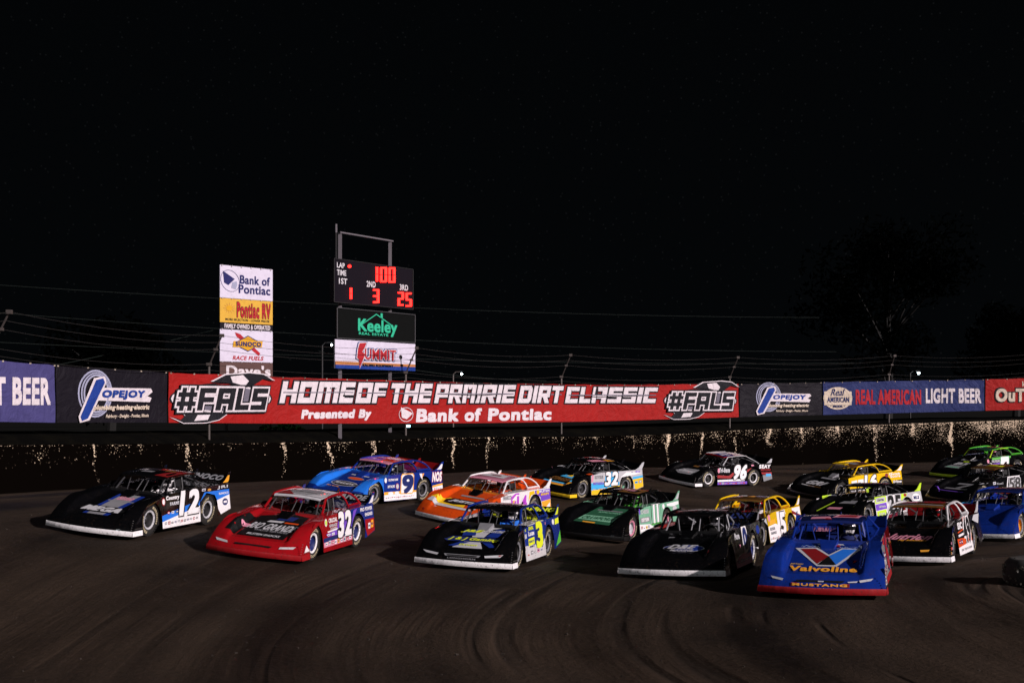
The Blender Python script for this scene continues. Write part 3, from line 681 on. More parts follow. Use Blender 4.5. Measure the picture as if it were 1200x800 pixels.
def digit(ch, x0, x1, y0, y1, w):
    g_ = .35; mb = MB(); ym = (y0 + y1) / 2
    R_ = {'a': (x0 + g_, y0, x1 - g_, y0 + w), 'd': (x0 + g_, y1 - w, x1 - g_, y1), 'g': (x0 + g_, ym - w / 2, x1 - g_, ym + w / 2), 'f': (x0, y0 + g_, x0 + w, ym - g_), 'b': (x1 - w, y0 + g_, x1, ym - g_), 'e': (x0, ym + g_, x0 + w, y1 - g_), 'c': (x1 - w, ym + g_, x1, y1 - g_)}
    for s_ in SEG[ch]:
        a_, b_, c_, d_ = R_[s_]; o_ = .06
        # little LED rows keep the strokes dotted
        f_ = [B.pt(x, B.lev(x, y), o_) for x, y in ((a_, b_), (c_, b_), (c_, d_), (a_, d_))]
        g2 = [B.pt(x, B.lev(x, y), .003) for x, y in ((a_, b_), (c_, b_), (c_, d_), (a_, d_))]
        mb.slab(f_, g2)
    mb.build('digit', M_led, pn)
digit('1', 438, 442.0, 312.5, 330, 1.75); digit('0', 445.2, 452.4, 313, 330.7, 1.75); digit('0', 455, 462.3, 313.5, 331.2, 1.75)
digit('1', 407.5, 411.5, 337, 350.6, 1.75); digit('3', 436.8, 443.4, 339, 355, 1.75); digit('2', 465.8, 472.2, 342, 358.2, 1.75); digit('5', 475, 481.6, 343, 359.2, 1.75)
mb = MB(); mb.add([B.pt(x, B.lev(x, y), .02) for x, y in ell(409.2, 312, 2, 2, 12)], [tuple(range(12))]); mb.build('lamp_dot', M_led, pn, fix=False)
for s_, x0, x1, y0, y1 in (('LAP', 394.7, 403.8, 307.8, 314), ('TIME', 394.7, 405.5, 316.3, 322.8), ('1ST', 397, 406.7, 326, 333), ('2ND', 429.5, 440, 329.5, 336.5), ('3RD', 468.3, 478, 333.5, 340.3)):
    B.text(pn, s_, x0, x1, y0, y1, M_lab, 1, .02)
_pb = mat('panel_black', (.0018, .0024, .0024), .8, dirt=.02); _pb.node_tree.nodes['Principled BSDF'].inputs['Specular IOR Level'].default_value = .12
p2 = B.panel('real_estate_panel', 395, 487, 359.5, 396, mat('panel_black', (.0018, .0024, .0024), .8, dirt=.02), -.05)
M_kg = mat('panel_green', (.02, .42, .24), .5, dirt=.1)
mb = MB()
for (x0, y0, x1, y1) in ((395, 359.5, 487, 360.3), (395, 395.2, 487, 396), (395, 359.5, 395.8, 396), (486.2, 359.5, 487, 396)):
    mb.slab([B.pt(x0, y0, .0), B.pt(x1, y0, .0), B.pt(x1, y1, .0), B.pt(x0, y1, .0)], [B.pt(x0, y0, -.048), B.pt(x1, y0, -.048), B.pt(x1, y1, -.048), B.pt(x0, y1, -.048)])
mb.build('frame', mat('frame_grey', (.05, .05, .055), .5, dirt=.2), p2)
B.text(p2, 'Keeley', 419.5, 465.5, 374.5, 393.8, M_kg, 0, .025); B.text(p2, 'REAL ESTATE', 420.5, 455, 390, 393, M_kg, 0, .04)
for (ax, ay, bx, by) in ((423, 380, 441, 367.5), (441, 367.5, 461, 382)):
    B.poly(p2, [(ax, ay), (bx, by), (bx, by + 1.3), (ax, ay + 1.3)], M_kg, 0, 'roof_line')
B.poly(p2, [(446, 367), (448.4, 367.3), (448.4, 374), (446, 372.5)], M_kg, 0, 'roof_line')
p3 = B.panel('parts_panel', 393, 487, 397.3, 431.3, VWs, -.02)
B.poly(p3, [(393, 423), (486.5, 427), (486.5, 430.5), (393, 427.5)], VO, 1, 'stripe'); B.poly(p3, [(393, 427), (486.5, 430), (486.5, 434.6), (393, 431.3)], BB, 2, 'stripe')
for g_, mm, ly in ((1.5, BB, 3), (.9, BW, 4), (0, BRt, 5)):
    B.poly(p3, [(421 - g_, 402 - g_), (429 + g_, 401.5 - g_), (427 + g_, 407), (424 + g_, 412), (427.5 + g_, 415 + g_), (421, 431 + g_), (420.5, 422), (418 - g_, 419 + g_), (419 - g_, 409)], mm, ly)
for bd, mm, ly, g_ in ((.12, BB, 3, 1.5), (.075, BW, 4, .9), (.02, BRt, 5, 0)):
    B.text(p3, 'UMMIT', 427 - g_, 463.5 + g_, 409.5 - g_, 421.8 + g_, mm, ly, bd)
B.text(p3, 'RACING EQUIPMENT', 424.5, 460.5, 426.8, 430, BK, 6, .05)

# cables strung from pole to pole behind the fence
M_pl = mat('overhead_cable', (.008, .013, .011), .6, dirt=0)
def cable(a, c, sagm, label, r=.014):
    pts = [a.lerp(c, i / 14) - Vector((0, 0, sagm * 4 * (i / 14) * (1 - i / 14))) for i in range(15)]
    o = MB().tube([p - pts[0] for p in pts], r, 4).build('overhead_cable', M_pl); o.location = pts[0]
    tag(o, label, 'cable', 'cables strung behind the fence')
cable(at(-60, 330, 20), at(960, 372, 14), .5, 'topmost thin cable crossing behind the two sign towers')
cable(at(-60, 362, 21), at(980, 412, 14), .6, 'second highest thin cable, crossing just under the scoreboard digits')
cable(at(-60, 398, 22), at(1000, 425, 14), .5, 'third thin cable, crossing behind the white scoreboard panel')
cable(at(-60, 452, 24), at(250, 387, 22), .1, 'slanting guy cable rising from the left banners towards the tall sign stack', .018)
cable(at(322, 398, 23), at(640, 446, 20), .5, 'cable dropping to the right from the tall sign stack behind the scoreboard')

# distant lamps
def lamp(px, py, s, pole_py, label, r=.12, em=40):
    p = at(px, py, s); base = Vector((p.x - .9, p.y, 0))
    o = empty('street_lamp', base); tag(o, label, 'street lamp', 'distant lit lamps beyond the turn')
    top_ = p.z + .05
    MB().tube([(0, 0, 0), (0, 0, top_ - .1), (.25, 0, top_ + .15), (.7, 0, top_ + .18)], [.10, .08, .06, .05], 8).build('pole', M_galv if px > 500 and px < 700 else M_dark, o)
    MB().box((.85, .1, top_ + .19), (.4, .2, .08)).build('lamp_head', M_dark, o)
    b_ = MB(); b_.lathe([(0.001, -r), (r * .7, -r * .7), (r, 0), (r * .7, r * .7), (.001, r)], 12, 'z', (.9, 0, top_ - .05)); b_.build('bulb', mat('lamp_glow', (.75, .95, 1), emit=em, dirt=0), o, smooth=True)
lamp(388.5, 404, 12, 0, 'lit lamp between the two sign towers, left of the scoreboard', .10)
lamp(541, 438, 11, 0, 'lit lamp just above the red banner, right of the scoreboard', .12)
lamp(1076.5, 437, 11, 0, 'lit lamp above the navy beer banner at the right', .13)
p = at(478.5, 499, 15)
w = empty('work_light', (p.x, p.y, gz(p.x, p.y))); tag(w, 'low bluish work light glowing under the red banner below the scoreboard', 'light')
hz = p.z - w.location.z
MB().tube([(0, 0, 0), (0, 0, hz - .1)], .04, 6).build('stand', M_dark, w)
MB().box((0, .1, hz), (.36, .12, .26)).build('lamp_head', M_dark, w)
MB().box((0, .03, hz), (.26, .03, .16)).build('lens', mat('work_glow', (.35, .8, 1), emit=14, dirt=0), w)

# ------------------------------------------------------------------ vegetation
def leaf_cloud(name, blobs, count, size, m, parent, seed):
    rnd = random.Random(seed); mb = MB()
    for _ in range(count):
        c, r = blobs[rnd.randrange(len(blobs))]
        d = Vector((rnd.gauss(0, 1), rnd.gauss(0, 1), rnd.gauss(0, 1))).normalized() * (rnd.random() ** .4)
        p = Vector((c[0] + d.x * r, c[1] + d.y * r, c[2] + d.z * r * .8))
        a = Vector((rnd.gauss(0, 1), rnd.gauss(0, 1), rnd.gauss(0, 1))).normalized(); b_ = a.orthogonal().normalized(); s_ = size * rnd.uniform(.6, 1.4)
        mb.add([p - a * s_, p + b_ * s_ * .5, p + a * s_, p - b_ * s_ * .5], [(0, 1, 2, 3)])
    return mb.build(name, m, parent, fix=False)
def leafmat(name, c):
    m, n, l, b = pbsdf(name); b.inputs['Roughness'].default_value = 1; b.inputs['Specular IOR Level'].default_value = 0
    q = n.new('ShaderNodeTexNoise'); q.inputs['Scale'].default_value = .8; g = n.new('ShaderNodeNewGeometry'); l.new(g.outputs['Position'], q.inputs['Vector'])
    r_ = n.new('ShaderNodeValToRGB'); l.new(q.outputs[0], r_.inputs[0]); r_.color_ramp.elements[0].position = .35; r_.color_ramp.elements[0].color = tuple(x * .5 for x in c) + (1,)
    r_.color_ramp.elements[1].position = .65; r_.color_ramp.elements[1].color = tuple(x * 1.4 for x in c) + (1,); l.new(r_.outputs[0], b.inputs['Base Color'])
    return m
M_leafd = leafmat('night_leaves', (.0004, .0005, .0004)); M_leafg = leafmat('bush_leaves', (.02, .10, .015)); M_bark = mat('bark', (.0012, .001, .0009), .9, dirt=0)  # tree leaves and bark coloured near-black, as if no light reached the trees
def tree(px, Y, h, r, label, seed):
    x = ray(px, Y); o = empty('tree', (x, Y, gz(x, Y))); tag(o, label, 'tree', 'dark trees far beyond the fence'); rnd = random.Random(seed)
    mb = MB(); mb.tube([(0, 0, 0), (.2, 0, h * .3), (0, .2, h * .6), (.1, 0, h * .85)], [.5, .4, .25, .08], 8)
    blobs = []
    for i in range(16):
        a = rnd.uniform(0, 6.28); d = rnd.uniform(.2, 1) * r; zz = h * rnd.uniform(.35, .92); d *= 1.15 - abs(zz / h - .55)
        c = (math.cos(a) * d * .75, math.sin(a) * d * .75, zz); blobs.append((c, r * rnd.uniform(.28, .45)))
        mb.tube([(0, 0, zz * .6), (c[0] * .6, c[1] * .6, zz * .85), c], [.14, .09, .03], 5)
    mb.build('trunk', M_bark, o); leaf_cloud('crown', blobs, 5200, .32, M_leafd, o, seed)
tree(1040, 118, 21.5, 9.5, 'huge dark tree behind the navy beer banner, barely lighter than the sky', 3)
tree(1190, 130, 14, 7, 'dark tree at the far right edge behind the red race-series banner', 4)
tree(130, 120, 11, 8, 'low dark tree behind the charcoal banner at the left', 5)
p = at(326, 503, 24)
o = empty('bush', (p.x, p.y, gz(p.x, p.y))); tag(o, 'small bright green bush showing under the left end of the red banner', 'bush')
hb = p.z - o.location.z
MB().tube([(0, 0, 0), (.1, 0, hb * .7)], [.06, .02], 6).build('trunk', M_bark, o)
leaf_cloud('crown', [((-.5, 0, hb - .05), .45), ((.3, .1, hb + .1), .5), ((.9, 0, hb - .1), .4), ((-.1, .2, hb * .5), .8)], 1500, .07, M_leafg, o, 8)
# ------------------------------------------------------------------ race cars
XB_ZF = [(.45, .895), (.7, .865), (1.0, .825), (1.31, .785), (1.55, .745), (1.75, .665), (1.88, .60), (2.0, .53), (2.1, .46), (2.2, .385), (2.27, .30)]
XB_ZC = [(.45, .845), (2.1, .415), (2.2, .355), (2.27, .28)]
TOPZ = [(-2.33, .965), (-1.31, .945), (0, .92), (.45, .90)]
def Wd(x): return 1.03 + .09 * smooth((x - 1.0) / .8)
def side_y(x, z): return Wd(x) + .055 * (1 - smooth((x - .95) / .6)) - (.125 - .06 * smooth((x - .95) / .6)) * (z - .1) / .85
def bow(xb, y): return .18 * (abs(y) / 1.12) ** 2 * smooth((xb - 1.2) / 1.1)
def top_z(xb, y):
    c = smooth((abs(y) - .62) / .13)
    return lerp_table(XB_ZC, xb) * (1 - c) + lerp_table(XB_ZF, xb) * c
def top_pt(xb, y, off=0):
    p = Vector((xb - bow(xb, y), y, top_z(xb, y)))
    return p + Vector((.25, 0, .97)) * off
XB = [.45, .6, .8, 1.0, 1.2, 1.4, 1.6, 1.75, 1.88, 2.0, 2.1, 2.17, 2.24, 2.28]
YC = [-.62, -.41, -.2, 0, .2, .41, .62]
YF = [.62, .65, .675, .70, .725, .75, .82, .91, .99]
MESHES = {}
def shared(key, fn):
    if key not in MESHES: MESHES[key] = fn()
    return MESHES[key]
def mesh_of(mb, smooth_a=None):
    me = bpy.data.meshes.new('part'); me.from_pydata(mb.v, [], mb.f)
    b = bmesh.new(); b.from_mesh(me); bmesh.ops.recalc_face_normals(b, faces=b.faces)
    if smooth_a is not None:
        for f_ in b.faces: f_.smooth = True
        for e in b.edges:
            if len(e.link_faces) == 2 and e.calc_face_angle(0) > R(smooth_a): e.smooth = False
    b.to_mesh(me); b.free(); return me
def inst(name, key, fn, m, parent):
    """a part whose shape is shared between cars; the material sits on the object"""
    me = shared(key, fn)
    if not me.materials: me.materials.append(None)
    o = link(name, me, parent); o.material_slots[0].link = 'OBJECT'; o.material_slots[0].material = m
    return o
def grid(rows):
    mb = MB(); k = len(rows[0]); mb.v = [tuple(p) for r_ in rows for p in r_]
    mb.f = [(i * k + j, (i + 1) * k + j, (i + 1) * k + j + 1, i * k + j + 1) for i in range(len(rows) - 1) for j in range(k - 1)]
    return mb
HSPLIT = 10      # rows up to here are hood, beyond are nose
def f_hood(): return mesh_of(grid([[top_pt(x, y) for y in YC] for x in XB[:HSPLIT + 1]]), 40)
def outer(xb, sg):
    Y = sg * Wd(xb - .17); z = lerp_table(XB_ZF, xb) - .018; X = xb - bow(xb, Y)
    return Vector((X, sg * side_y(X, z), z))
def f_fender(sg):
    return lambda: mesh_of(grid([[top_pt(x, sg * y) for y in YF] + [outer(x, sg)] for x in XB[:HSPLIT + 1]]), 50)
def low_pt(xb, z, y):
    return Vector((xb - .18 * (abs(y) / 1.12) ** 2, y, z))
YN = [-y for y in YF[::-1]] + YC[1:-1] + YF
def f_nose():
    rows = [[outer(x, -1)] + [top_pt(x, y) for y in YN] + [outer(x, 1)] for x in XB[HSPLIT:]]
    rows.append([low_pt(2.335, .20, -1.115)] + [low_pt(2.335, .20, y) for y in YN] + [low_pt(2.335, .20, 1.115)])
    return mesh_of(grid(rows), 40)
def f_valance():
    ys = [-1.125, -1.0, -.8, -.6, -.4, -.2, 0, .2, .4, .6, .8, 1.0, 1.125]
    a = [[low_pt(2.345, .20, y) for y in ys], [low_pt(2.365, .15, y) for y in ys], [low_pt(2.34, .085, y) for y in ys], [low_pt(2.25, .075, y) for y in ys]]
    mb = grid(a)
    for sg in (1, -1):
        xs_ = [2.17, 2.0, 1.8, 1.765]
        k = len(mb.v); mb.v += [(x, sg * (side_y(x, .2) + .012), .20) for x in xs_] + [(x, sg * (side_y(x, .1) + .02), .085) for x in xs_]
        mb.f += [(k + i, k + i + 1, k + 5 + i, k + 4 + i) for i in range(3)]
    return mesh_of(mb, 50)
def prism_side(pts, sg, th=.012):
    o = [(x, sg * side_y(x, z), z) for x, z in pts]; i = [(x, sg * (side_y(x, z) - th), z) for x, z in pts]
    return MB().slab(o, i)
def arch(cx, cz, r, a0, a1, n_=14): return [(cx + r * math.cos(R(a0 + (a1 - a0) * i / n_)), cz + r * math.sin(R(a0 + (a1 - a0) * i / n_))) for i in range(n_ + 1)]
def f_fside(sg):
    def fn():
        tp = [(outer(x, 1).x, outer(x, 1).z) for x in [.86] + XB[3:]]
        pts = tp + [(2.155, .20), (2.13, .09), (1.76, .09)] + arch(1.31, .36, .435, -38, 180) + [(.86, .36)]
        return mesh_of(prism_side(pts, sg))
    return fn
def f_door(sg):
    def fn():
        pts = [(.86, .12), (.86, outer(.86, 1).z)] + [(x, lerp_table(TOPZ, x)) for x in (.45, .2, 0, -.4, -.86)] + [(-.86, .12)]
        return mesh_of(prism_side(pts, sg))
    return fn
def f_quarter(sg):
    def fn():
        pts = [(-.86, .37), (-.86, lerp_table(TOPZ, -.86)), (-1.31, .945), (-2.33, .965), (-2.38, .30), (-1.83, .20)] + arch(-1.31, .37, .445, 205, 0, 14)[:-1]
        pts = [(x, z) for x, z in pts if not (x > -.87 and z < .36)]
        return mesh_of(prism_side(pts, sg))
    return fn
def f_deck():
    rows = [[(x, y, lerp_table(TOPZ, x) - .004) for y in (-side_y(x, .95), -.6, 0, .6, side_y(x, .95))] for x in (-.95, -1.5, -2.33)]
    mb = grid(rows)
    mb.add([(-2.33, -.96, .96), (-2.33, .96, .96), (-2.36, .98, .34), (-2.36, -.98, .34)], [(0, 1, 2, 3)])
    return mesh_of(mb)
def f_rim(sg):
    def fn():
        xs_ = [.45, .2, -.1, -.5, -.95]
        return mesh_of(grid([[(x, sg * y, lerp_table(TOPZ, x) - .004) for y in (.70, .80, side_y(x, .92))] + [] for x in xs_]))
    return fn
def f_interior():
    mb = MB()
    mb.add([(.45, -.70, .88), (.45, .70, .88), (.45, .70, .45), (.45, -.70, .45), (-.95, -.70, .92), (-.95, .70, .92), (-.95, .70, .45), (-.95, -.70, .45)],
           [(0, 1, 2, 3), (4, 5, 6, 7), (0, 3, 7, 4), (1, 2, 6, 5), (2, 3, 7, 6)])
    mb.add([(.44, -.69, .84), (.44, -.02, .80), (-.94, -.02, .80), (-.94, -.69, .88), (.44, -.02, .5), (-.94, -.02, .5)], [(0, 1, 2, 3), (1, 4, 5, 2)])
    return mesh_of(mb)
def f_chassis():
    mb = MB(); mb.box((-.25, 0, .27), (3.7, 1.3, .24)); mb.box((0, 0, .3), (1.7, 1.9, .22)); mb.box((1.31, 0, .37), (.10, 1.7, .09)); mb.box((-1.31, 0, .37), (.12, 1.6, .12))
    mb.box((1.9, 0, .2), (.3, 1.5, .12)); return mesh_of(mb)
def f_roof():
    rows = []
    for x, z in ((.14, 1.185), (.10, 1.215), (-.2, 1.245), (-.6, 1.262), (-1.0, 1.262), (-1.16, 1.252)):
        w_ = .58 + .05 * smooth((.2 - x) / 1.2)
        rows.append([(x, y * w_, z + .028 * (1 - y * y)) for y in (-1, -.8, -.4, 0, .4, .8, 1)])
    mb = grid(rows); k = len(mb.v); mb.v += [(x, y, z - .022) for x, y, z in mb.v]; nf = len(mb.f)
    mb.f += [tuple(i + k for i in f_[::-1]) for f_ in mb.f[:nf]]
    r_ = 7; n_ = 6
    loop = list(range(r_)) + [i * r_ + r_ - 1 for i in range(1, n_)] + [(n_ - 1) * r_ + j for j in range(r_ - 2, -1, -1)] + [i * r_ for i in range(n_ - 2, 0, -1)]
    for a, c in zip(loop, loop[1:] + loop[:1]): mb.f.append((a, c, c + k, a + k))
    return mesh_of(mb, 30)
def f_cage():
    mb = MB(); r = .019
    for sg in (1, -1):
        mb.tube([(.40, sg * .60, .80), (.20, sg * .555, 1.02), (0, sg * .52, 1.20)], r); mb.tube([(0, sg * .52, 1.20), (-.72, sg * .52, 1.235)], r)
        mb.tube([(-.72, sg * .62, .5), (-.72, sg * .58, .95), (-.72, sg * .52, 1.235)], r); mb.tube([(-.72, sg * .52, 1.22), (-1.3, sg * .5, 1.08), (-1.9, sg * .45, .93)], r)
        mb.tube([(.36, sg * .62, .70), (-.72, sg * .62, .84)], r)
    mb.tube([(0, -.52, 1.2), (0, .52, 1.2)], r); mb.tube([(-.72, -.52, 1.235), (-.72, .52, 1.235)], r); mb.tube([(-.72, -.6, .72), (-.72, .52, 1.2)], r); mb.tube([(-.72, -.6, .9), (-.72, .6, .9)], r)
    mb.tube([(.40, .16, .82), (.0, .12, 1.2)], .012); mb.tube([(.40, -.02, .82), (.0, -.02, 1.2)], .012); mb.tube([(.42, -.25, .82), (0, -.40, 1.2)], .012)
    mb.tube([(.1, .56, 1.03), (-.35, .60, .90)], .014); mb.tube([(-.35, .62, .86), (-.35, .54, 1.22)], .014)
    return mesh_of(mb, 60)
def f_sail(sg):
    def fn():
        mb = MB(); yr = .635
        def Y(z): return sg * (yr + (1.25 - z) * .42)
        a = [(-.02, 1.215), (-.35, 1.25), (-.8, 1.275), (-1.1, 1.283), (-1.35, 1.265), (-1.58, 1.215), (-1.76, 1.14), (-1.9, 1.04), (-1.97, .955)]
        mb.tube([(x, Y(z), z) for x, z in a], .030, 6)
        c = [(-.72, 1.262), (-.9, 1.245), (-1.05, 1.19), (-1.14, 1.10), (-1.18, 1.0), (-1.19, .94)]
        mb.tube([(x, Y(z), z) for x, z in c], .024, 6)
        mb.tube([(-1.17, Y(.97), .965), (-1.97, Y(.98), .985)], .034, 4)
        return mesh_of(mb, 60)
    return fn
def f_post(sg):
    def fn():
        mb = MB(); mb.tube([(.30, sg * .72, .89), (.16, sg * .69, 1.02), (-.02, sg * .645, 1.215)], .027, 6); mb.tube([(-.02, sg * .645, 1.215), (-.5, sg * .64, 1.25), (-1.1, sg * .64, 1.262)], .02, 6)
        return mesh_of(mb, 60)
    return fn
def f_strut(sg):
    def fn():
        mb = MB(); mb.tube([(-1.1, sg * .62, 1.245), (-1.45, sg * .70, 1.10), (-1.75, sg * .80, .95)], .020, 6)
        return mesh_of(mb, 60)
    return fn
def f_spoiler():
    return mesh_of(MB().slab([(-2.25, -.93, .965), (-2.25, .93, .965), (-2.38, .93, 1.165), (-2.38, -.93, 1.165)], [(-2.262, -.93, .96), (-2.262, .93, .96), (-2.392, .93, 1.16), (-2.392, -.93, 1.16)]))
def f_fin(y):
    def fn():
        pts = [(-1.92, .965), (-2.12, 1.04), (-2.33, 1.235), (-2.44, 1.245), (-2.40, 1.10), (-2.33, .965)]
        return mesh_of(MB().slab([(x, y + .006, z) for x, z in pts], [(x, y - .006, z) for x, z in pts]))
    return fn
def f_tyre(w):
    def fn():
        h = w / 2
        prof = [(.205, -h * .86), (.25, -h * 1.0), (.30, -h * 1.03), (.340, -h * .95), (.362, -h * .80), (.366, -h * .4), (.367, 0), (.366, h * .4), (.362, h * .80), (.340, h * .95), (.30, h * 1.03), (.25, h), (.205, h * .86)]
        mb = MB().lathe(prof, 36)
        # block tread
        for i in range(36):
            a = 2 * math.pi * i / 36
            for q in (-.55, 0, .55):
                m_ = Matrix.Rotation(-a - q * .12, 3, 'Y')
                mb.box(m_ @ Vector((.367, q * w * .78, 0)), (.014, w * .20, .042), m_)
        return mesh_of(mb, 40)
    return fn
def f_rimdisc(w):
    def fn():
        h = w / 2
        return mesh_of(MB().lathe([(.206, h * .84), (.198, h * .80), (.180, h * .55), (.165, h * .30), (.10, h * .25), (.085, h * .45), (.06, h * .62), (.03, h * .66), (.001, h * .66)], 28), 35)
    return fn
def f_bead(w):
    def fn():
        h = w / 2; mb = MB().lathe([(.178, h * .86), (.222, h * .98), (.228, h * .86), (.186, h * .72)], 32, closed=True)
        for i in range(16):
            a = 2 * math.pi * i / 16; mb.box((.202 * math.cos(a), h * .95, .202 * math.sin(a)), (.016, .018, .016))
        return mesh_of(mb, 35)
    return fn
def f_ringtext(w, a0, s_):
    def fn():
        h = w / 2
        def P(u, v):      # u = arc angle (clockwise as seen from outside), v = radius
            return (-v * math.cos(u) * 1.0, h * 1.045 + .003, v * math.sin(u))
        mb = text_on(lambda u, v: P(u, v), s_, a0, a0 + 1.75, .262, .322, .04)
        me = bpy.data.meshes.new('txt'); me.from_pydata(mb.v, [], mb.f); return me
    return fn
def wheel(root, x, sg, w, spec):
    # outward face is +y in the local frame; the right-hand wheels are turned round
    y = 1.0 - w / 2 - .005
    hub = inst('wheel', ('disc', w), f_rimdisc(w), spec['disc'], root)
    hub.location = (x, sg * y, .367); hub.rotation_euler = (0, random.uniform(0, 6.28), 0 if sg > 0 else math.pi)
    if sg < 0: hub.rotation_euler = (0, 0, math.pi)
    inst('tyre', ('tyre', w), f_tyre(w), M_rubber, hub); inst('rim', ('bead', w), f_bead(w), spec['rim'], hub)
    if sg > 0 and spec.get('letters', 1):
        for a0 in (.7, 3.84): inst('lettering', ('rt', w, a0), f_ringtext(w, a0, 'HOOSIER'), spec['tl'], hub)

def f_air():
    mb = MB(); mb.slab([(.88, -.13, .70), (.88, .13, .70), (.86, .12, .765), (.86, -.12, .765)], [(.55, -.19, .78), (.55, .19, .78), (.55, .17, .90), (.55, -.17, .90)]); return mesh_of(mb)
def f_seat():
    mb = MB(); y = .30
    mb.slab([(-.62, y - .24, .45), (-.62, y + .24, .45), (-.70, y + .23, 1.10), (-.70, y - .23, 1.10)], [(-.68, y - .24, .45), (-.68, y + .24, .45), (-.76, y + .23, 1.10), (-.76, y - .23, 1.10)])
    for s_ in (-1, 1): mb.slab([(-.74, y + s_ * .19, .93), (-.74, y + s_ * .19, 1.13), (-.45, y + s_ * .22, 1.12), (-.42, y + s_ * .22, .98)], [(-.74, y + s_ * .215, .93), (-.74, y + s_ * .215, 1.13), (-.45, y + s_ * .245, 1.12), (-.42, y + s_ * .245, .98)])
    mb.box((-.42, y, .47), (.5, .42, .06)); return mesh_of(mb)
def f_steer():
    mb = MB(); c = Vector((-.06, .30, .84)); ax = Vector((-.93, 0, .37)); u = Vector((0, 1, 0)); v = ax.cross(u)
    pts = [c + u * .17 * math.cos(t) + v * .17 * math.sin(t) for t in [2 * math.pi * k / 16 for k in range(17)]]
    mb.tube(pts, .014, 6); mb.tube([c + u * .17, c - u * .17], .012, 5); mb.tube([c, c - ax * .45], .016, 5); return mesh_of(mb, 60)
def f_dash():
    mb = MB(); mb.box((.30, .28, .80), (.05, .5, .13)); mb.box((.27, .20, .83), (.03, .07, .07)); mb.box((.27, .38, .83), (.03, .07, .07)); return mesh_of(mb)

def f_driver():
    """seated figure reaching for the wheel: one skinned surface with five fingers a hand"""
    P = {}; E_ = []; Rr = {}
    def v(k, co, r, par=None):
        P[k] = co; Rr[k] = r
        if par: E_.append((par, k))
    y = .30
    v('pel', (-.50, y, .56), .135); v('bel', (-.54, y, .68), .135, 'pel'); v('che', (-.58, y, .82), .15, 'bel'); v('nec', (-.57, y, .94), .075, 'che'); v('hea', (-.54, y, 1.02), .08, 'nec')
    for s_, n_ in ((1, 'l'), (-1, 'r')):
        v('sh' + n_, (-.57, y + s_ * .19, .87), .075, 'che'); v('el' + n_, (-.40, y + s_ * .27, .72), .05, 'sh' + n_); v('wr' + n_, (-.15, y + s_ * .19, .80), .033, 'el' + n_); v('pa' + n_, (-.09, y + s_ * .175, .835), .036, 'wr' + n_)
        v('hi' + n_, (-.46, y + s_ * .10, .56), .10, 'pel'); v('kn' + n_, (-.02, y + s_ * .14, .66), .065, 'hi' + n_); v('an' + n_, (.30, y + s_ * .13, .52), .045, 'kn' + n_); v('to' + n_, (.40, y + s_ * .13, .60), .04, 'an' + n_)
        for i in range(4):
            o_ = (i - 1.5) * .019; k = 'f%d%s' % (i, n_)
            v(k + 'a', (-.055, y + s_ * .172, .852 + o_), .0095, 'pa' + n_); v(k + 'b', (-.030 - .003 * abs(i - 1), y + s_ * .155, .862 + o_), .009, k + 'a'); v(k + 'c', (-.042, y + s_ * .135, .866 + o_), .008, k + 'b')
        v('th' + n_ + 'a', (-.09, y + s_ * .145, .862), .011, 'pa' + n_); v('th' + n_ + 'b', (-.060, y + s_ * .128, .872), .009, 'th' + n_ + 'a')
    ks = list(P); me = bpy.data.meshes.new('d'); me.from_pydata([P[k] for k in ks], [(ks.index(a), ks.index(b)) for a, b in E_], [])
    ob = bpy.data.objects.new('d', me); COL.objects.link(ob)
    ob.modifiers.new('s', 'SKIN'); ob.modifiers.new('u', 'SUBSURF').levels = 1
    for i, k in enumerate(ks):
        sv = me.skin_vertices[0].data[i]; sv.radius = (Rr[k], Rr[k]); sv.use_root = (k == 'pel')
    dg = bpy.context.evaluated_depsgraph_get(); dg.update()
    out = bpy.data.meshes.new_from_object(ob.evaluated_get(dg)); bpy.data.objects.remove(ob)
    for p in out.polygons: p.use_smooth = True
    out.materials.clear()
    return out
def f_helmet():
    mb = MB(); prof = [(.001, .14), (.05, .132), (.09, .11), (.118, .075), (.128, .03), (.126, -.02), (.118, -.07), (.10, -.105), (.07, -.115), (.001, -.115)]
    mb.lathe(prof, 20, 'z'); mb.v = [(x * 1.12 + .0, y_, z) for x, y_, z in mb.v]
    mb.box((.125, 0, -.07), (.05, .11, .06)); return mesh_of(mb, 60)
def f_visor():
    rows = []
    for z, r_ in ((-.03, .136), (.005, .139), (.04, .134)):
        rows.append([(r_ * 1.12 * math.cos(a), r_ * math.sin(a), z) for a in [R(-62 + 124 * i / 10) for i in range(11)]])
    return mesh_of(grid(rows), 60)

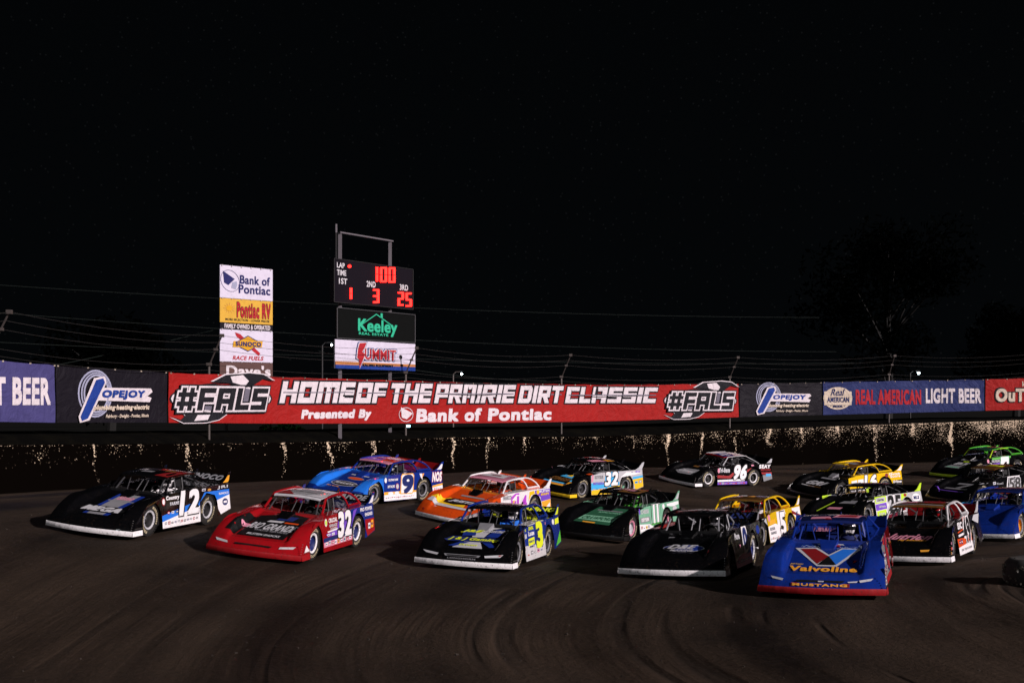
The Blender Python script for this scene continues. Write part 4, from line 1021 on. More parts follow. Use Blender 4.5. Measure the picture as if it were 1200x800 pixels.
def tess(pts, fn, mx=.09):
    b = bmesh.new(); vs = [b.verts.new((p[0], p[1], 0)) for p in pts]; f_ = b.faces.new(vs)
    bmesh.ops.triangulate(b, faces=[f_])
    for _ in range(5):
        es = [e for e in b.edges if e.calc_length() > mx]
        if not es: break
        bmesh.ops.subdivide_edges(b, edges=es, cuts=1); bmesh.ops.triangulate(b, faces=b.faces[:])
    b.verts.index_update()
    mb = MB().add([fn(v.co.x, v.co.y) for v in b.verts], [tuple(v.index for v in f_.verts) for f_ in b.faces]); b.free()
    return mb
class Car:
    def __init__(s, key, label, **k):
        X, Y, yaw = CARS[key]; a = R(yaw)
        h = Vector((-math.sin(a), -math.cos(a), 0)); l_ = Vector((-h.y, h.x, 0))
        F = lambda d, e: gz(X + h.x * d + l_.x * e, Y + h.y * d + l_.y * e)
        zc_ = (F(1.3, .85) + F(1.3, -.85) + F(-1.3, .85) + F(-1.3, -.85)) / 4
        gx = (F(1.3, 0) - F(-1.3, 0)) / 2.6; gy = (F(0, .9) - F(0, -.9)) / 1.8
        roll = k.get('roll', 0)
        xa = Vector((h.x, h.y, gx)).normalized(); n_ = xa.cross(Vector((l_.x, l_.y, gy + roll))).normalized(); ya = n_.cross(xa)
        root = empty('race_car'); root.matrix_world = Matrix(((xa.x, ya.x, n_.x, X), (xa.y, ya.y, n_.y, Y), (xa.z, ya.z, n_.z, zc_), (0, 0, 0, 1)))
        tag(root, label, 'race car', 'late model race cars packed on the dirt turn'); s.root = root; s.k = k; s.parts = {}
        M = lambda w, d='black': paint(k.get(w, d))
        spec = dict(disc=decal(k.get('disc', 'black')) if k.get('disc') else M_dark, rim=decal(k.get('rim', 'grey')), tl=decal(k['tl']) if k.get('tl') else M_cream)
        nose = M('nose', k.get('hood', 'black'))
        s.hood = inst('hood', 'hood', f_hood, M('hood'), root); s.nose = inst('nose', 'nose', f_nose, nose, root)
        s.val = inst('valance', 'val', f_valance, mat('lip_' + k.get('valance', 'white'), [min(.9, q * 1.1) for q in PAL[k.get('valance', 'white')]], .4, 0, .2, .28, 3, bump=.5), root)
        s.side = {}
        for sg in (1, -1):
            inst('front_fender', ('fender', sg), f_fender(sg), M('fender', k.get('hood', 'black')), root)
            s.side[('f', sg)] = inst('nose_side', ('fs', sg), f_fside(sg), M('fside', k.get('fender', k.get('hood', 'black'))), root)
            s.side[('d', sg)] = inst('door', ('door', sg), f_door(sg), M('door'), root)
            s.side[('q', sg)] = inst('quarter_panel', ('qt', sg), f_quarter(sg), M('quarter', k.get('door', 'black')), root)
            inst('cockpit_rim', ('rim', sg), f_rim(sg), M('rimc', k.get('door', 'black')), root)
            inst('roof_post', ('post', sg), f_post(sg), M('post', k.get('sail', 'black')), root)
            if k.get('arch', True): inst('sail_frame', ('sail', sg), f_sail(sg), M('sail'), root)
            else: inst('roof_strut', ('strut', sg), f_strut(sg), M('sail'), root)
            s.fin = inst('spoiler_fin', ('fin', sg), f_fin(sg * .935), M('fin', k.get('door', 'black')), root)
        s.deck = inst('rear_deck', 'deck', f_deck, M('deck', k.get('hood', 'black')), root)
        inst('cockpit', 'interior', f_interior, mat('cockpit_' + k.get('interior', 'black'), PAL[k.get('interior', 'black')], .5, 0, 0, .4), root)
        inst('chassis', 'chassis', f_chassis, M_dark, root); inst('roll_cage', 'cage', f_cage, decal(k['cage']) if k.get('cage') else M_tube, root)
        s.roof = inst('roof', 'roof', f_roof, M('roof'), root)
        s.spoiler = inst('spoiler', 'spoiler', f_spoiler, M('spoiler', 'black'), root); inst('spoiler_fin', ('fin', 0), f_fin(0), M('spoiler', 'black'), root)
        inst('air_scoop', 'air', f_air, paint(k.get('scoop', 'black')), root)
        inst('seat', 'seat', f_seat, M_dark, root); inst('steering_wheel', 'steer', f_steer, M_dark, root); inst('dashboard', 'dash', f_dash, M_dark, root)
        for x, w_ in ((1.31, .27), (-1.31, .33)):
            for sg in (1, -1): wheel(root, x, sg, w_, spec)
        # driver: rests in the car, so a thing of its own
        suit = k.get('suit', 'black'); hel = k.get('helmet', 'white')
        d = inst('person', 'driver', f_driver, flat_suit(suit), None); d.matrix_world = root.matrix_world.copy()
        tag(d, k['driver'], 'person', 'drivers strapped into the race cars')
        he = inst('helmet', 'helmet', f_helmet, paint(hel), d); he.location = (-.53, .30, 1.05)
        inst('visor', 'visor', f_visor, mat('visor_dark', (.01, .01, .012), .1, dirt=.1), he)
    # ---- painted graphics: (x, z) on the flanks, (y, x) on the hood, (y, x) on the roof
    def _par(s, x, sg): return s.side[('f' if x > .86 else ('q' if x < -.86 else 'd'), sg)]
    def spoly(s, pts, c, layer=1, both=True, par=None, name='graphic'):
        for sg in ((1, -1) if both else (1,)):
            cx = sum(p[0] for p in pts) / len(pts)
            MB().add([(x, sg * (side_y(x, z) + .0025 * layer), z) for x, z in pts], [tuple(range(len(pts)))]).build(name, decal(c), s._par(cx, sg), fix=False)
    def stext(s, t, x0, x1, z0, z1, c, layer=2, bold=.05, shear=0, both=False, name='lettering'):
        for sg in ((1, -1) if both else (1,)):
            fn = lambda u, v: (u, sg * (side_y(u, v) + .0025 * layer), v)
            a, b_ = (x0, x1) if sg > 0 else (x1, x0)
            text_on(fn, t, a, b_, z0, z1, bold, shear).build(name, decal(c), s._par((x0 + x1) / 2, sg), fix=False)
    def number(s, t, x0, x1, z0, z1, cf, co, shear=.2, layer=3, bold=.055, g=.03, ob=.13):
        x0 += .04; x1 -= .04; z0 -= .05; z1 = min(z1 + .02, .945)
        for sg in (1, -1):
            fn = lambda u, v, l_=layer: (u, sg * (side_y(u, v) + .0025 * l_), v)
            fo = lambda u, v: fn(u, v, layer - 1)
            for (f_, c, gg, bb, nm) in ((fo, co, g, ob, 'number_outline'), (fn, cf, 0, bold, 'number')):
                if c is None: continue
                a, b_ = (x0 + gg, x1 - gg) if sg > 0 else (x1 - gg, x0 + gg)
                text_on(f_, t, a, b_, z0 - gg, z1 + gg, bb, shear).build(nm, decal(c), s.side[('d', sg)], fix=False)
    def hoodpt(s, y, x, layer):
        p = top_pt(x, y); return (p.x + .0015 * layer, p.y, p.z + .005 + .0035 * layer)
    def hpoly(s, pts, c, layer=1, name='graphic'):      # pts (y, xb), subdivided so that it follows the panel
        tess(pts, lambda y, x: s.hoodpt(y, x, layer)).build(name, decal(c), s.hood, fix=False)
    def htext(s, t, y0, y1, x0, x1, c, layer=2, bold=.05, shear=0):   # x0 = low edge (nearer the nose), x1 = top edge
        fn = lambda u, v: s.hoodpt(u, -v, layer)
        text_on(fn, t, y0, y1, -x0, -x1, bold, shear).build('lettering', decal(c), s.hood, fix=False)
    def ntext(s, t, y0, y1, z0, z1, c, bold=.04, shear=0, layer=1):
        def fn(u, v):
            f_ = (v - .20) / (.345 - .20); p = low_pt(2.335 - .095 * f_ * 1.0, v, u); return (p.x + .012 + .003 * layer, p.y, p.z + .004)
        text_on(fn, t, y0, y1, z0, z1, bold, shear).build('lettering', decal(c), s.nose, fix=False)
    def npoly(s, pts, c, layer=1, name='headlamp_graphic'):
        def fn(u, v):
            f_ = (v - .20) / (.345 - .20); p = low_pt(2.335 - .095 * f_, v, u); return (p.x + .012 + .003 * layer, p.y, p.z + .004)
        MB().add([fn(u, v) for u, v in pts], [tuple(range(len(pts)))]).build(name, decal(c), s.nose, fix=False)
    def roofpt(s, y, x, layer):
        z = lerp_table([(-1.16, 1.252), (-1.0, 1.262), (-.6, 1.262), (-.2, 1.245), (.10, 1.215), (.14, 1.185)], x)
        return (x, y, z + .028 * (1 - (y / .62) ** 2) + .004 + .003 * layer)
    def rpoly(s, pts, c, layer=1, name='graphic'):
        out = []
        for (a, b_) in zip(pts, pts[1:] + pts[:1]):
            for i in range(3): out.append((a[0] + (b_[0] - a[0]) * i / 3, a[1] + (b_[1] - a[1]) * i / 3))
        MB().add([s.roofpt(y, x, layer) for y, x in out], [tuple(range(len(out)))]).build(name, decal(c), s.roof, fix=False)
    def rtext(s, t, y0, y1, x0, x1, c, layer=2):
        text_on(lambda u, v: s.roofpt(u, -v, layer), t, y0, y1, -x0, -x1, .05).build('lettering', decal(c), s.roof, fix=False)
    def sptext(s, t, y0, y1, c, bold=.05, shear=.15):
        def fn(u, v): return (-2.25 - .13 * v + .010, u, .965 + .2 * v + .008)
        text_on(fn, t, y0, y1, .2, .85, bold, shear).build('lettering', decal(c), s.spoiler, fix=False)
    def fintext(s, c, c2=None):
        pts = [(-2.06, .99), (-2.14, 1.03), (-2.30, 1.17), (-2.38, 1.17), (-2.36, 1.02), (-2.30, .99)]
        MB().add([(x, .9435, z) for x, z in pts], [tuple(range(6))]).build('graphic', decal(c), s.fin if s.fin.matrix_world else s.fin, fix=False)
    def marks(s, x0, x1, z0, z1, n_, cols, layer=2, seed=1):
        """row of small sponsor marks along the flank"""
        rnd = random.Random(seed); w = (x0 - x1) / n_
        for i in range(n_):
            xa = x0 - w * (i + .12); xb = x0 - w * (i + rnd.uniform(.72, .92)); za = z0 + (z1 - z0) * rnd.uniform(0, .25); zb = z1 - (z1 - z0) * rnd.uniform(0, .3); c = cols[i % len(cols)]
            if rnd.random() < .35: pts = [((xa + xb) / 2 + (xa - xb) / 2 * math.cos(t), (za + zb) / 2 + (zb - za) / 2 * math.sin(t)) for t in [2 * math.pi * k / 12 for k in range(12)]]
            else:
                q = (zb - za) * .25; pts = [(xa, za), (xb, za), (xb - q * .5, zb), (xa - q * .5, zb)]
            s.spoly(pts, c, layer, False, name='sponsor_mark')
            if abs(xa - xb) > .09:
                c2 = 'white' if c in ('black', 'navy', 'red', 'blue', 'purple', 'grey', 'magenta') else 'navy'; w2 = abs(xa - xb); zc_ = (za + zb) / 2; q = (zb - za) * .16
                s.spoly([(xa - w2 * .2, zc_ - q), (xb + w2 * .2, zc_ - q), (xb + w2 * .2, zc_ + q), (xa - w2 * .2, zc_ + q)], c2, layer + 1, False, name='sponsor_mark')
    def rivets(s):
        mb = MB()
        for i in range(7): mb.box((2.05 - i * .045, side_y(2.0, .25) + .004, .245), (.013, .008, .013))
        for i in range(5): mb.box((2.19 - i * .012, side_y(2.15, .3) + .0, .24 + i * .05), (.014, .02, .014))
        mb.build('rivets', M_steel, s.side[('f', 1)], fix=False)
def flat_suit(c): return mat('suit_' + c, PAL[c], .8, 0, 0, .15)
def oval(cx, cz, rx, rz, n_=18): return [(cx + rx * math.cos(2 * math.pi * i / n_), cz + rz * math.sin(2 * math.pi * i / n_)) for i in range(n_)]

def lower(c, col, z=.34, zr=.34, layer=1):      # coloured skirt of the door
    c.spoly([(.855, .125), (-.855, .125), (-.855, zr), (.855, z)], col, layer)

# ---- 12 -------------------------------------------------------------
c = Car('12', 'black car numbered 12 with blue stripe over white skirts, leftmost in the pack', door='black', suit='white', helmet='white', arch=False, sail='black', rim='lightgrey', roof='black', driver='driver in white behind the wheel of the black 12 car')
c.spoly([(.855, .125), (-.855, .125), (-.855, .52), (.855, .28)], 'white'); c.spoly([(.855, .28), (-.855, .52), (-.855, .66), (.855, .42)], 'brightblue')
c.spoly([(-1.74, .35), (-1.86, .21), (-2.37, .31), (-2.345, .68), (-1.70, .58)], 'white'); c.spoly([(-.87, .60), (-1.1, .82), (-2.34, .82), (-2.345, .68), (-1.7, .58), (-1.6, .72), (-1.2, .80)], 'brightblue')
c.number('12', .02, -.80, .40, .93, 'white', 'black', .25, 4); 
c.stext('Country', .66, .08, .74, .86, 'white', 2, .05, .1); c.stext('FARMS', .50, .08, .63, .71, 'lightgrey', 2, .08); c.spoly(oval(.77, .74, .075, .095), 'red', 1, False); c.spoly(oval(.77, .74, .055, .07), 'white', 2, False)
c.marks(.78, -.75, .20, .27, 11, ['grey', 'red', 'black', 'navy'], 2, 3); c.marks(.66, .12, .43, .52, 3, ['red', 'white', 'navy'], 3, 4)
c.stext('JRI', -1.75, -2.28, .84, .93, 'lightgrey', 2, .06, .2); c.marks(-.95, -1.5, .83, .92, 2, ['lightgrey', 'amber'], 2, 8); c.stext('SUNOCO', -1.8, -2.3, .705, .76, 'white', 3, .04); c.marks(-1.92, -2.28, .36, .6, 1, ['navy'], 2, 2)
c.hpoly([(-.34, 1.98), (.32, 1.98), (.46, .70), (-.24, .70)], 'blue'); c.hpoly([(-.22, 1.98), (.20, 1.98), (.34, .70), (-.14, .70)], 'grey', 2); c.hpoly([(-.60, 1.72), (-.30, 1.86), (.40, 1.84), (.56, 1.68), (.3, 1.52), (-.40, 1.52)], 'black', 3); c.htext('MEGA', -.44, .44, 1.81, 1.56, 'lightgrey', 4, .06, .2)
c.hpoly([(-.62, 1.72), (-.30, 1.88), (.45, 1.85), (.6, 1.68), (.3, 1.5), (-.45, 1.5)], 'black', 3); c.htext('MEGA', -.50, .50, 1.82, 1.54, 'lightgrey', 4, .06, .2)
c.htext('Bilstein', -.08, .32, 1.06, .82, 'pink', 4, .02, .1); c.hpoly([(-.25, 1.15), (.42, 1.15), (.44, 1.11), (-.25, 1.11)], 'grey', 3)
c.rpoly([(.25, .06), (.6, .04), (.62, -.9), (.4, -.8)], 'darkred'); c.rpoly([(-.3, -.2), (.0, -.2), (.0, -.4), (-.3, -.4)], 'grey', 1); c.rpoly([(.15, -.55), (.40, -.6), (.36, -.8), (.1, -.75)], 'brown', 2)
c.sptext('SUNOCO', -.3, .8, 'grey'); c.fintext('amber'); c.rivets()

# ---- 32 red ---------------------------------------------------------
c = Car('32r', 'red car numbered 32 with black hood panel, second from the left in the front line', hood='red', nose='red', valance='red', door='red', quarter='blue', sail='red', post='red', suit='black', helmet='red', interior='darkred', deck='navy', fin='blue', rim='white', disc='navy', roof='lightgrey', driver='driver in black with a red helmet inside the red 32 car')
c.spoly([(.60, .44), (-.855, .44), (-.855, .92), (-.10, .90), (.05, .56), (.70, .50)], 'purple'); c.spoly([(.855, .30), (-.855, .36), (-.855, .46), (.855, .42)], 'navy'); c.spoly([(.855, .22), (-.855, .24), (-.855, .37), (.855, .33)], 'pink', 2)
c.number('32', -.05, -.80, .40, .93, 'white', 'black', .12, 4); c.stext('CRUCIAL', .52, .02, .74, .84, 'white', 2, .05); c.stext('GARAGE', .50, .04, .64, .71, 'lightgrey', 2, .05); c.stext('DOORS', .44, .06, .58, .625, 'lightgrey', 2, .05)
c.spoly(oval(.68, .76, .07, .085), 'white', 1, False); c.spoly(oval(.68, .76, .05, .06), 'lime', 2, False); c.spoly([(.60, .53), (.02, .555), (-.0, .59), (.62, .56)], 'white', 2)
c.marks(.80, -.80, .24, .35, 9, ['white', 'lightgrey', 'red', 'white', 'amber'], 4, 5); c.marks(.7, .15, .44, .52, 2, ['white', 'white'], 4, 6)
c.spoly([(-1.76, .40), (-1.86, .21), (-2.37, .31), (-2.355, .62), (-1.74, .62)], 'red'); c.stext('PRO POWER', -1.45, -2.25, .83, .92, 'white', 2, .05); c.stext('ENGINES', -1.75, -2.25, .70, .78, 'white', 2, .05); c.marks(-1.9, -2.3, .34, .58, 2, ['white', 'amber'], 2, 5)
c.spoly([(-.87, .60), (-1.0, .9), (-1.25, .94), (-1.05, .76)], 'purple', 2)
c.hpoly([(-.56, 1.98), (.56, 1.98), (.56, .62), (.10, .50), (-.56, .8)], 'black'); c.hpoly([(-.86, 1.98), (-.60, 1.98), (-.56, .9), (-.74, 1.0)], 'black', 1)
c.htext('RIO GRANDE', -.50, .58, 1.56, 1.20, 'lightgrey', 3, .03, .15); c.htext('WASTE SERVICES', -.3, .5, 1.66, 1.56, 'grey', 3, .02, .1); c.htext('BILSTEIN SHOCKS', -.35, .42, 1.90, 1.80, 'lightgrey', 3, .04, .1)
c.hpoly(oval(-.58, 1.45, .12, .1), 'pink', 3); c.hpoly([(-.25, 1.12), (.10, 1.10), (.14, 1.0), (-.2, 1.02)], 'lightgrey', 3); c.hpoly([(.16, 1.10), (.5, 1.10), (.5, 1.03), (.18, 1.03)], 'orange', 3); c.hpoly([(-.1, .95), (.3, .95), (.35, .7), (0, .68)], 'navy', 3)
c.npoly([(-.95, .36), (-.62, .33), (-.60, .29), (-.90, .31)], 'lightgrey'); c.npoly([(.62, .33), (.95, .36), (.90, .31), (.60, .29)], 'lightgrey'); c.npoly([(-.45, .325), (.45, .325), (.40, .295), (-.40, .295)], 'black')
c.spoly([(2.02, .25), (1.75, .26), (1.92, .40), (1.96, .34)], 'white', 1, False)
c.rpoly([(-.55, .05), (.55, .05), (.57, -1.1), (-.55, -1.1)], 'lightgrey'); c.rpoly([(-.56, .1), (-.1, .1), (-.5, -.5)], 'darkred', 2); c.rpoly([(-.3, -.4), (.3, -.3), (.35, -.7), (-.2, -.8)], 'grey', 2); c.fintext('white'); c.rivets()
c.sptext('RIO GRANDE', -.8, .8, 'grey')

# ---- 9 blue ---------------------------------------------------------
c = Car('9', 'bright blue car numbered 9 with orange trim, behind the red 32 car', hood='blue', fender='brightblue', valance='white', door='blue', sail='blue', suit='black', helmet='lightgrey', interior='brightblue', deck='blue', fin='blue', spoiler='darkred', scoop='blue', rim='grey', roof='pink', driver='driver with a grey helmet in the bright blue car numbered 9')
c.spoly([(.855, .125), (-.855, .125), (-.855, .33), (.855, .31)], 'white'); c.spoly([(.855, .31), (-.855, .33), (-.855, .385), (.855, .40)], 'amber', 1)
c.spoly([(.02, .30), (-.05, .86), (-.12, .93), (-.70, .93), (-.76, .86), (-.70, .34), (-.62, .28)], 'amber', 2); c.spoly([(-.02, .33), (-.09, .85), (-.14, .90), (-.67, .90), (-.72, .85), (-.66, .36), (-.60, .31)], 'white', 3)
c.number('9', -.12, -.66, .35, .88, 'navy', None, .15, 5, .055)
c.stext('COLTMAN FARMS', .62, .12, .73, .80, 'white', 2, .05); c.stext('DiRT RACING', .66, .30, .52, .60, 'white', 2, .05, .2); c.spoly(oval(.16, .55, .09, .10), 'red', 2, False); c.spoly(oval(.16, .55, .07, .08), 'lightgrey', 3, False)
c.spoly(oval(.76, .76, .06, .08), 'white', 2, False); c.spoly(oval(.52, .35, .14, .05), 'white', 3, False); c.spoly(oval(.20, .355, .12, .045), 'white', 3, False); c.marks(.8, -.75, .20, .235, 15, ['red', 'grey', 'pink'], 2, 7)
c.stext('NOS', -1.78, -2.32, .60, .92, 'white', 3, .06, .15); c.stext('NOS', -1.76, -2.34, .58, .94, 'red', 2, .13, .15); c.spoly([(-1.8, .28), (-1.86, .21), (-2.37, .31), (-2.36, .48), (-1.77, .42)], 'white', 1); c.spoly([(-1.77, .42), (-2.36, .48), (-2.355, .54), (-1.77, .48)], 'amber', 2)
c.spoly([(-1.05, .90), (-1.2, .90), (-1.22, .70), (-1.14, .76)], 'white', 2); c.spoly([(-1.22, .9), (-1.32, .9), (-1.2, .76)], 'amber', 3); c.marks(-1.84, -2.3, .30, .42, 4, ['pink', 'lightgrey'], 2, 3)
c.hpoly(oval(0, 1.55, .50, .20), 'lightgrey'); c.hpoly(oval(0, 1.55, .47, .17), 'black', 2); c.htext('PEARSON', -.36, .38, 1.62, 1.47, 'lightgrey', 3, .05, .3); c.hpoly(oval(.05, 1.05, .32, .12), 'grey'); c.hpoly(oval(.05, 1.05, .29, .09), 'orange', 2); c.hpoly([(-.35, .8), (.35, .8), (.35, .74), (-.35, .74)], 'lightgrey', 2)
c.htext('Dirt Racing', -.45, .05, 1.9, 1.82, 'amber', 2, .03)
c.rpoly([(-.56, .05), (.1, .07), (.1, -.4), (-.56, -.5)], 'purple'); c.rpoly([(.1, -.1), (.6, -.1), (.6, -1.1), (-.2, -1.1)], 'orange', 1); c.rpoly([(-.3, -.3), (.5, -.2), (.4, -.45), (-.3, -.5)], 'red', 2); c.fintext('white'); c.rivets()

# ---- orange ---------------------------------------------------------
c = Car('or', 'orange car with a white roof frame and purple flank, tucked behind the black 3 car', hood='orange', valance='white', door='white', quarter='white', sail='white', suit='orange', helmet='lightgrey', interior='amber', deck='orange', roof='pink', rim='grey', spoiler='orange', driver='driver in orange inside the orange car with the white roof frame')
c.spoly([(.25, .80), (.25, .62), (-.10, .60), (-.30, .90), (-.05, .90)], 'magenta'); c.spoly([(.2, .7), (-.1, .86), (-.3, .84), (-.2, .66)], 'white', 2); c.stext('NASCO', .72, .22, .74, .86, 'grey', 3, .05); lower(c, 'white'); c.number('14', -.14, -.72, .40, .80, 'magenta', 'white', .1, 4); c.spoly([(.2, .5), (.1, .7), (.02, .7), (.1, .5)], 'yellow', 3)
c.spoly([(-.87, .60), (-.95, .9), (-1.25, .92), (-1.3, .83), (-1.05, .78)], 'yellow', 1); c.spoly([(-1.3, .84), (-1.32, .92), (-2.34, .93), (-2.345, .60), (-1.72, .56), (-1.66, .7)], 'purple'); c.stext('BILSTEIN', -1.6, -2.28, .84, .91, 'white', 3, .05); c.stext('SWIFT', -1.7, -2.25, .74, .81, 'yellow', 3, .1); c.spoly(oval(-1.5, .86, .10, .07), 'yellow', 2, False)
c.spoly([(-1.74, .55), (-1.86, .21), (-2.37, .31), (-2.345, .60)], 'amber', 1); c.spoly([(-1.9, .30), (-2.3, .35), (-2.3, .5)], 'white', 2)
c.hpoly([(-.95, 1.98), (.78, 2.05), (.82, 1.93), (-.88, 1.80)], 'lightgrey', 2); c.hpoly([(-.92, 1.80), (-.5, 1.30), (.2, 1.45), (.3, 1.85)], 'yellow', 1); c.hpoly([(-.55, 1.45), (-.35, 1.3), (.62, 1.3), (.6, 1.55), (-.1, 1.75), (-.5, 1.7)], 'black', 3); c.htext('JUSTX', -.35, .5, 1.6, 1.38, 'lightgrey', 4, .08, .5)
c.hpoly([(-.3, 1.05), (.5, 1.05), (.5, .95), (-.3, .95)], 'grey', 2); c.npoly([(-.9, .33), (.9, .33), (.85, .28), (-.85, .28)], 'darkred')
c.rpoly([(-.4, -.2), (.4, -.2), (.3, -.8), (-.4, -.9)], 'lightgrey'); c.rpoly([(-.2, -.4), (.2, -.45), (.1, -.6)], 'darkred', 2); c.fintext('white'); c.rivets()

# ---- 3 --------------------------------------------------------------
c = Car('3', 'black and blue car with a fluorescent yellow 3 and yellow hood lettering', hood='black', valance='white', door='white', quarter='blue', sail='blue', suit='brightblue', helmet='white', deck='black', fin='blue', scoop='grey', rim='grey', roof='black', driver='driver in blue inside the black and blue 3 car')
c.spoly([(.855, .46), (-.0, .44), (-.14, .34), (-.62, .36), (-.70, .44), (-.855, .52), (-.855, .925), (.45, .89), (.855, .85)], 'blue')
c.spoly([(-.06, .35), (-.10, .92), (-.68, .93), (-.66, .38), (-.58, .33)], 'navy', 2); c.number('3', -.12, -.64, .38, .93, 'fluoro', None, .1, 5, .06)
c.stext('GENERAL', .50, .08, .79, .87, 'fluoro', 3, .04, .2); c.stext('Lucas', .55, .06, .66, .77, 'white', 3, .06); c.spoly([(.60, .44), (.58, .60), (.08, .62), (.08, .46)], 'fluoro', 3, False); c.stext('QUALITY', .55, .12, .50, .56, 'blue', 4, .05); c.stext('DIRT', .5, .12, .40, .44, 'navy', 4, .05)
c.spoly([(.85, .62), (.85, .72), (.70, .73), (.70, .63)], 'lightgrey', 3, False); c.marks(.82, .70, .76, .84, 1, ['fluoro'], 3, 2); c.marks(.5, -.6, .23, .33, 4, ['grey', 'grey', 'pink', 'lightgrey'], 2, 9); c.marks(.75, .55, .22, .28, 1, ['orange'], 2, 1)
c.spoly(oval(-1.75, .84, .10, .07), 'white', 2, False); c.spoly([(-1.9, .76), (-2.3, .78), (-2.3, .92), (-1.95, .9)], 'fluoro', 2, False); c.spoly([(-1.84, .24), (-2.36, .32), (-2.355, .6)], 'green', 2); c.marks(-.95, -1.1, .8, .9, 1, ['pink'], 2, 1)
c.hpoly([(-.62, 1.42), (-.56, 1.30), (.56, 1.30), (.60, 1.46), (.5, 1.58), (-.66, 1.62)], 'navy', 2); c.hpoly([(-.34, 1.98), (.36, 1.98), (.16, 1.5), (.22, .75), (.4, .62), (-.16, .62), (-.1, 1.4)], 'lightgrey', 1); c.hpoly([(-.46, 1.9), (-.25, 1.62), (-.05, 1.62), (-.30, 1.92)], 'blue', 2); c.hpoly([(.50, 1.9), (.25, 1.62), (.45, 1.62), (.66, 1.86)], 'blue', 2)
c.hpoly([(-.35, 1.25), (-.05, 1.2), (-.15, .8), (-.42, .9)], 'blue', 2); c.hpoly([(.2, 1.25), (.5, 1.25), (.5, .7), (.3, .75)], 'blue', 2)
c.htext('J & J Gaming', -.57, .57, 1.58, 1.36, 'fluoro', 4, .03, .2); c.htext('J&E', -.42, .02, 1.06, .86, 'fluoro', 4, .045, .4); c.htext('EXCAVATING', .10, .52, .98, .82, 'lightgrey', 4, .04, .3); c.htext('Driven', -.22, .2, 1.86, 1.76, 'fluoro', 4, .04, .2)
c.npoly([(-.96, .37), (-.55, .33), (-.58, .29), (-.86, .32)], 'lightgrey'); c.npoly([(.50, .33), (.90, .37), (.84, .31), (.52, .29)], 'lightgrey'); c.npoly([(.80, .355), (.88, .36), (.82, .325)], 'red', 2); c.npoly([(-.42, .33), (.42, .33), (.38, .29), (-.38, .29)], 'grey'); c.npoly([(-.36, .32), (.36, .32), (.32, .30), (-.32, .30)], 'black', 2); c.ntext('LONGHORN', -.32, .32, .235, .265, 'grey')
c.sptext('J & J GAMING', -.7, .85, 'fluoro'); c.fintext('fluoro'); c.rivets()

# ---- 32 yellow / cyan -------------------------------------------------
c = Car('32y', 'car numbered 32 with pale cyan flanks over bright yellow skirts', hood='black', valance='yellow', door='lightgrey', quarter='lightgrey', arch=False, sail='black', suit='black', helmet='lightgrey', fin='lightgrey', rim='grey', roof='black', driver='driver in black inside the car 32 with yellow skirts')
c.spoly([(.855, .55), (-.855, .55), (-.855, .36), (.855, .30)], 'cyan'); c.spoly([(.855, .125), (-.855, .125), (-.855, .42), (.855, .28)], 'yellow', 2); c.spoly([(.05, .5), (-.75, .5), (-.82, .93), (-.02, .93)], 'cyan', 2)
c.number('32', -.02, -.74, .47, .92, 'white', 'black', .2, 5); c.stext('KEYSER', .64, .12, .70, .82, 'grey', 3, .05); c.stext('INTEGRA', .74, .1, .48, .58, 'purple', 3, .05); c.marks(.8, -.7, .29, .36, 8, ['lightgrey', 'cyan', 'pink'], 3, 5); c.spoly([(.855, .6), (.80, .86), (.70, .84), (.75, .6)], 'pink', 2)
c.spoly([(-1.70, .60), (-1.86, .21), (-2.37, .31), (-2.345, .66)], 'yellow'); c.spoly([(-1.70, .60), (-2.345, .66), (-2.345, .74), (-1.70, .70)], 'cyan', 2); c.marks(-1.8, -2.3, .42, .56, 2, ['cyan', 'grey'], 3, 5); c.spoly([(-.9, .7), (-1.3, .9), (-2.3, .84), (-1.8, .78)], 'white', 2); c.marks(-1.5, -2.2, .84, .92, 2, ['white', 'purple'], 3, 5)
c.hpoly([(-.5, 2.0), (.75, 2.05), (.9, 1.9), (-.5, 1.86)], 'amber'); c.hpoly([(-.5, 1.84), (.85, 1.88), (.80, 1.76), (-.5, 1.74)], 'cyan', 2); c.htext('STINGER', -.4, .5, 1.6, 1.3, 'brown', 2, .05, .2); c.hpoly([(-.2, 1.2), (.4, 1.25), (.3, 1.0), (-.1, 1.0)], 'cyan'); c.hpoly([(0, 1.1), (.3, 1.1), (.2, .9)], 'yellow', 2)
c.hpoly([(.7, .9), (.95, .9), (.95, .7), (.7, .7)], 'orange', 2)
c.rpoly([(.1, .1), (.4, .1), (.6, -.5), (.3, -.4)], 'pink'); c.rpoly([(.3, -.6), (.6, -.55), (.6, -1.0)], 'amber', 2); c.fintext('lightgrey'); c.rivets()

# ---- 111 green --------------------------------------------------------
c = Car('111', 'black and mint green car numbered 111, just behind the fluorescent yellow 3 car', hood='black', valance='black', door='mint', quarter='mint', arch=True, sail='black', suit='green', helmet='green', fin='mint', rim='pink', disc='lightgrey', roof='black', deck='black', driver='driver in bright green inside the mint green car numbered 111')
c.spoly([(.855, .125), (-.855, .125), (-.855, .24), (.855, .22)], 'lightgrey', 1); c.spoly([(.855, .22), (-.3, .26), (.1, .40), (.855, .44)], 'white', 1); c.spoly([(-.02, .40), (-.10, .95), (-.80, .95), (-.76, .42)], 'white', 2); c.spoly([(-.02, .36), (-.76, .38), (-.76, .41), (-.02, .39)], 'green', 3)
c.number('111', -.12, -.72, .46, .90, 'mint', 'black', .05, 4, .07, .02, .16); c.stext('CHEESE', .70, .12, .72, .84, 'lightgrey', 2, .05); c.stext('KEYSER', .70, .15, .50, .60, 'white', 2, .05); c.spoly([(.78, .47), (.08, .48), (.08, .62), (.78, .62)], 'grey', 1)
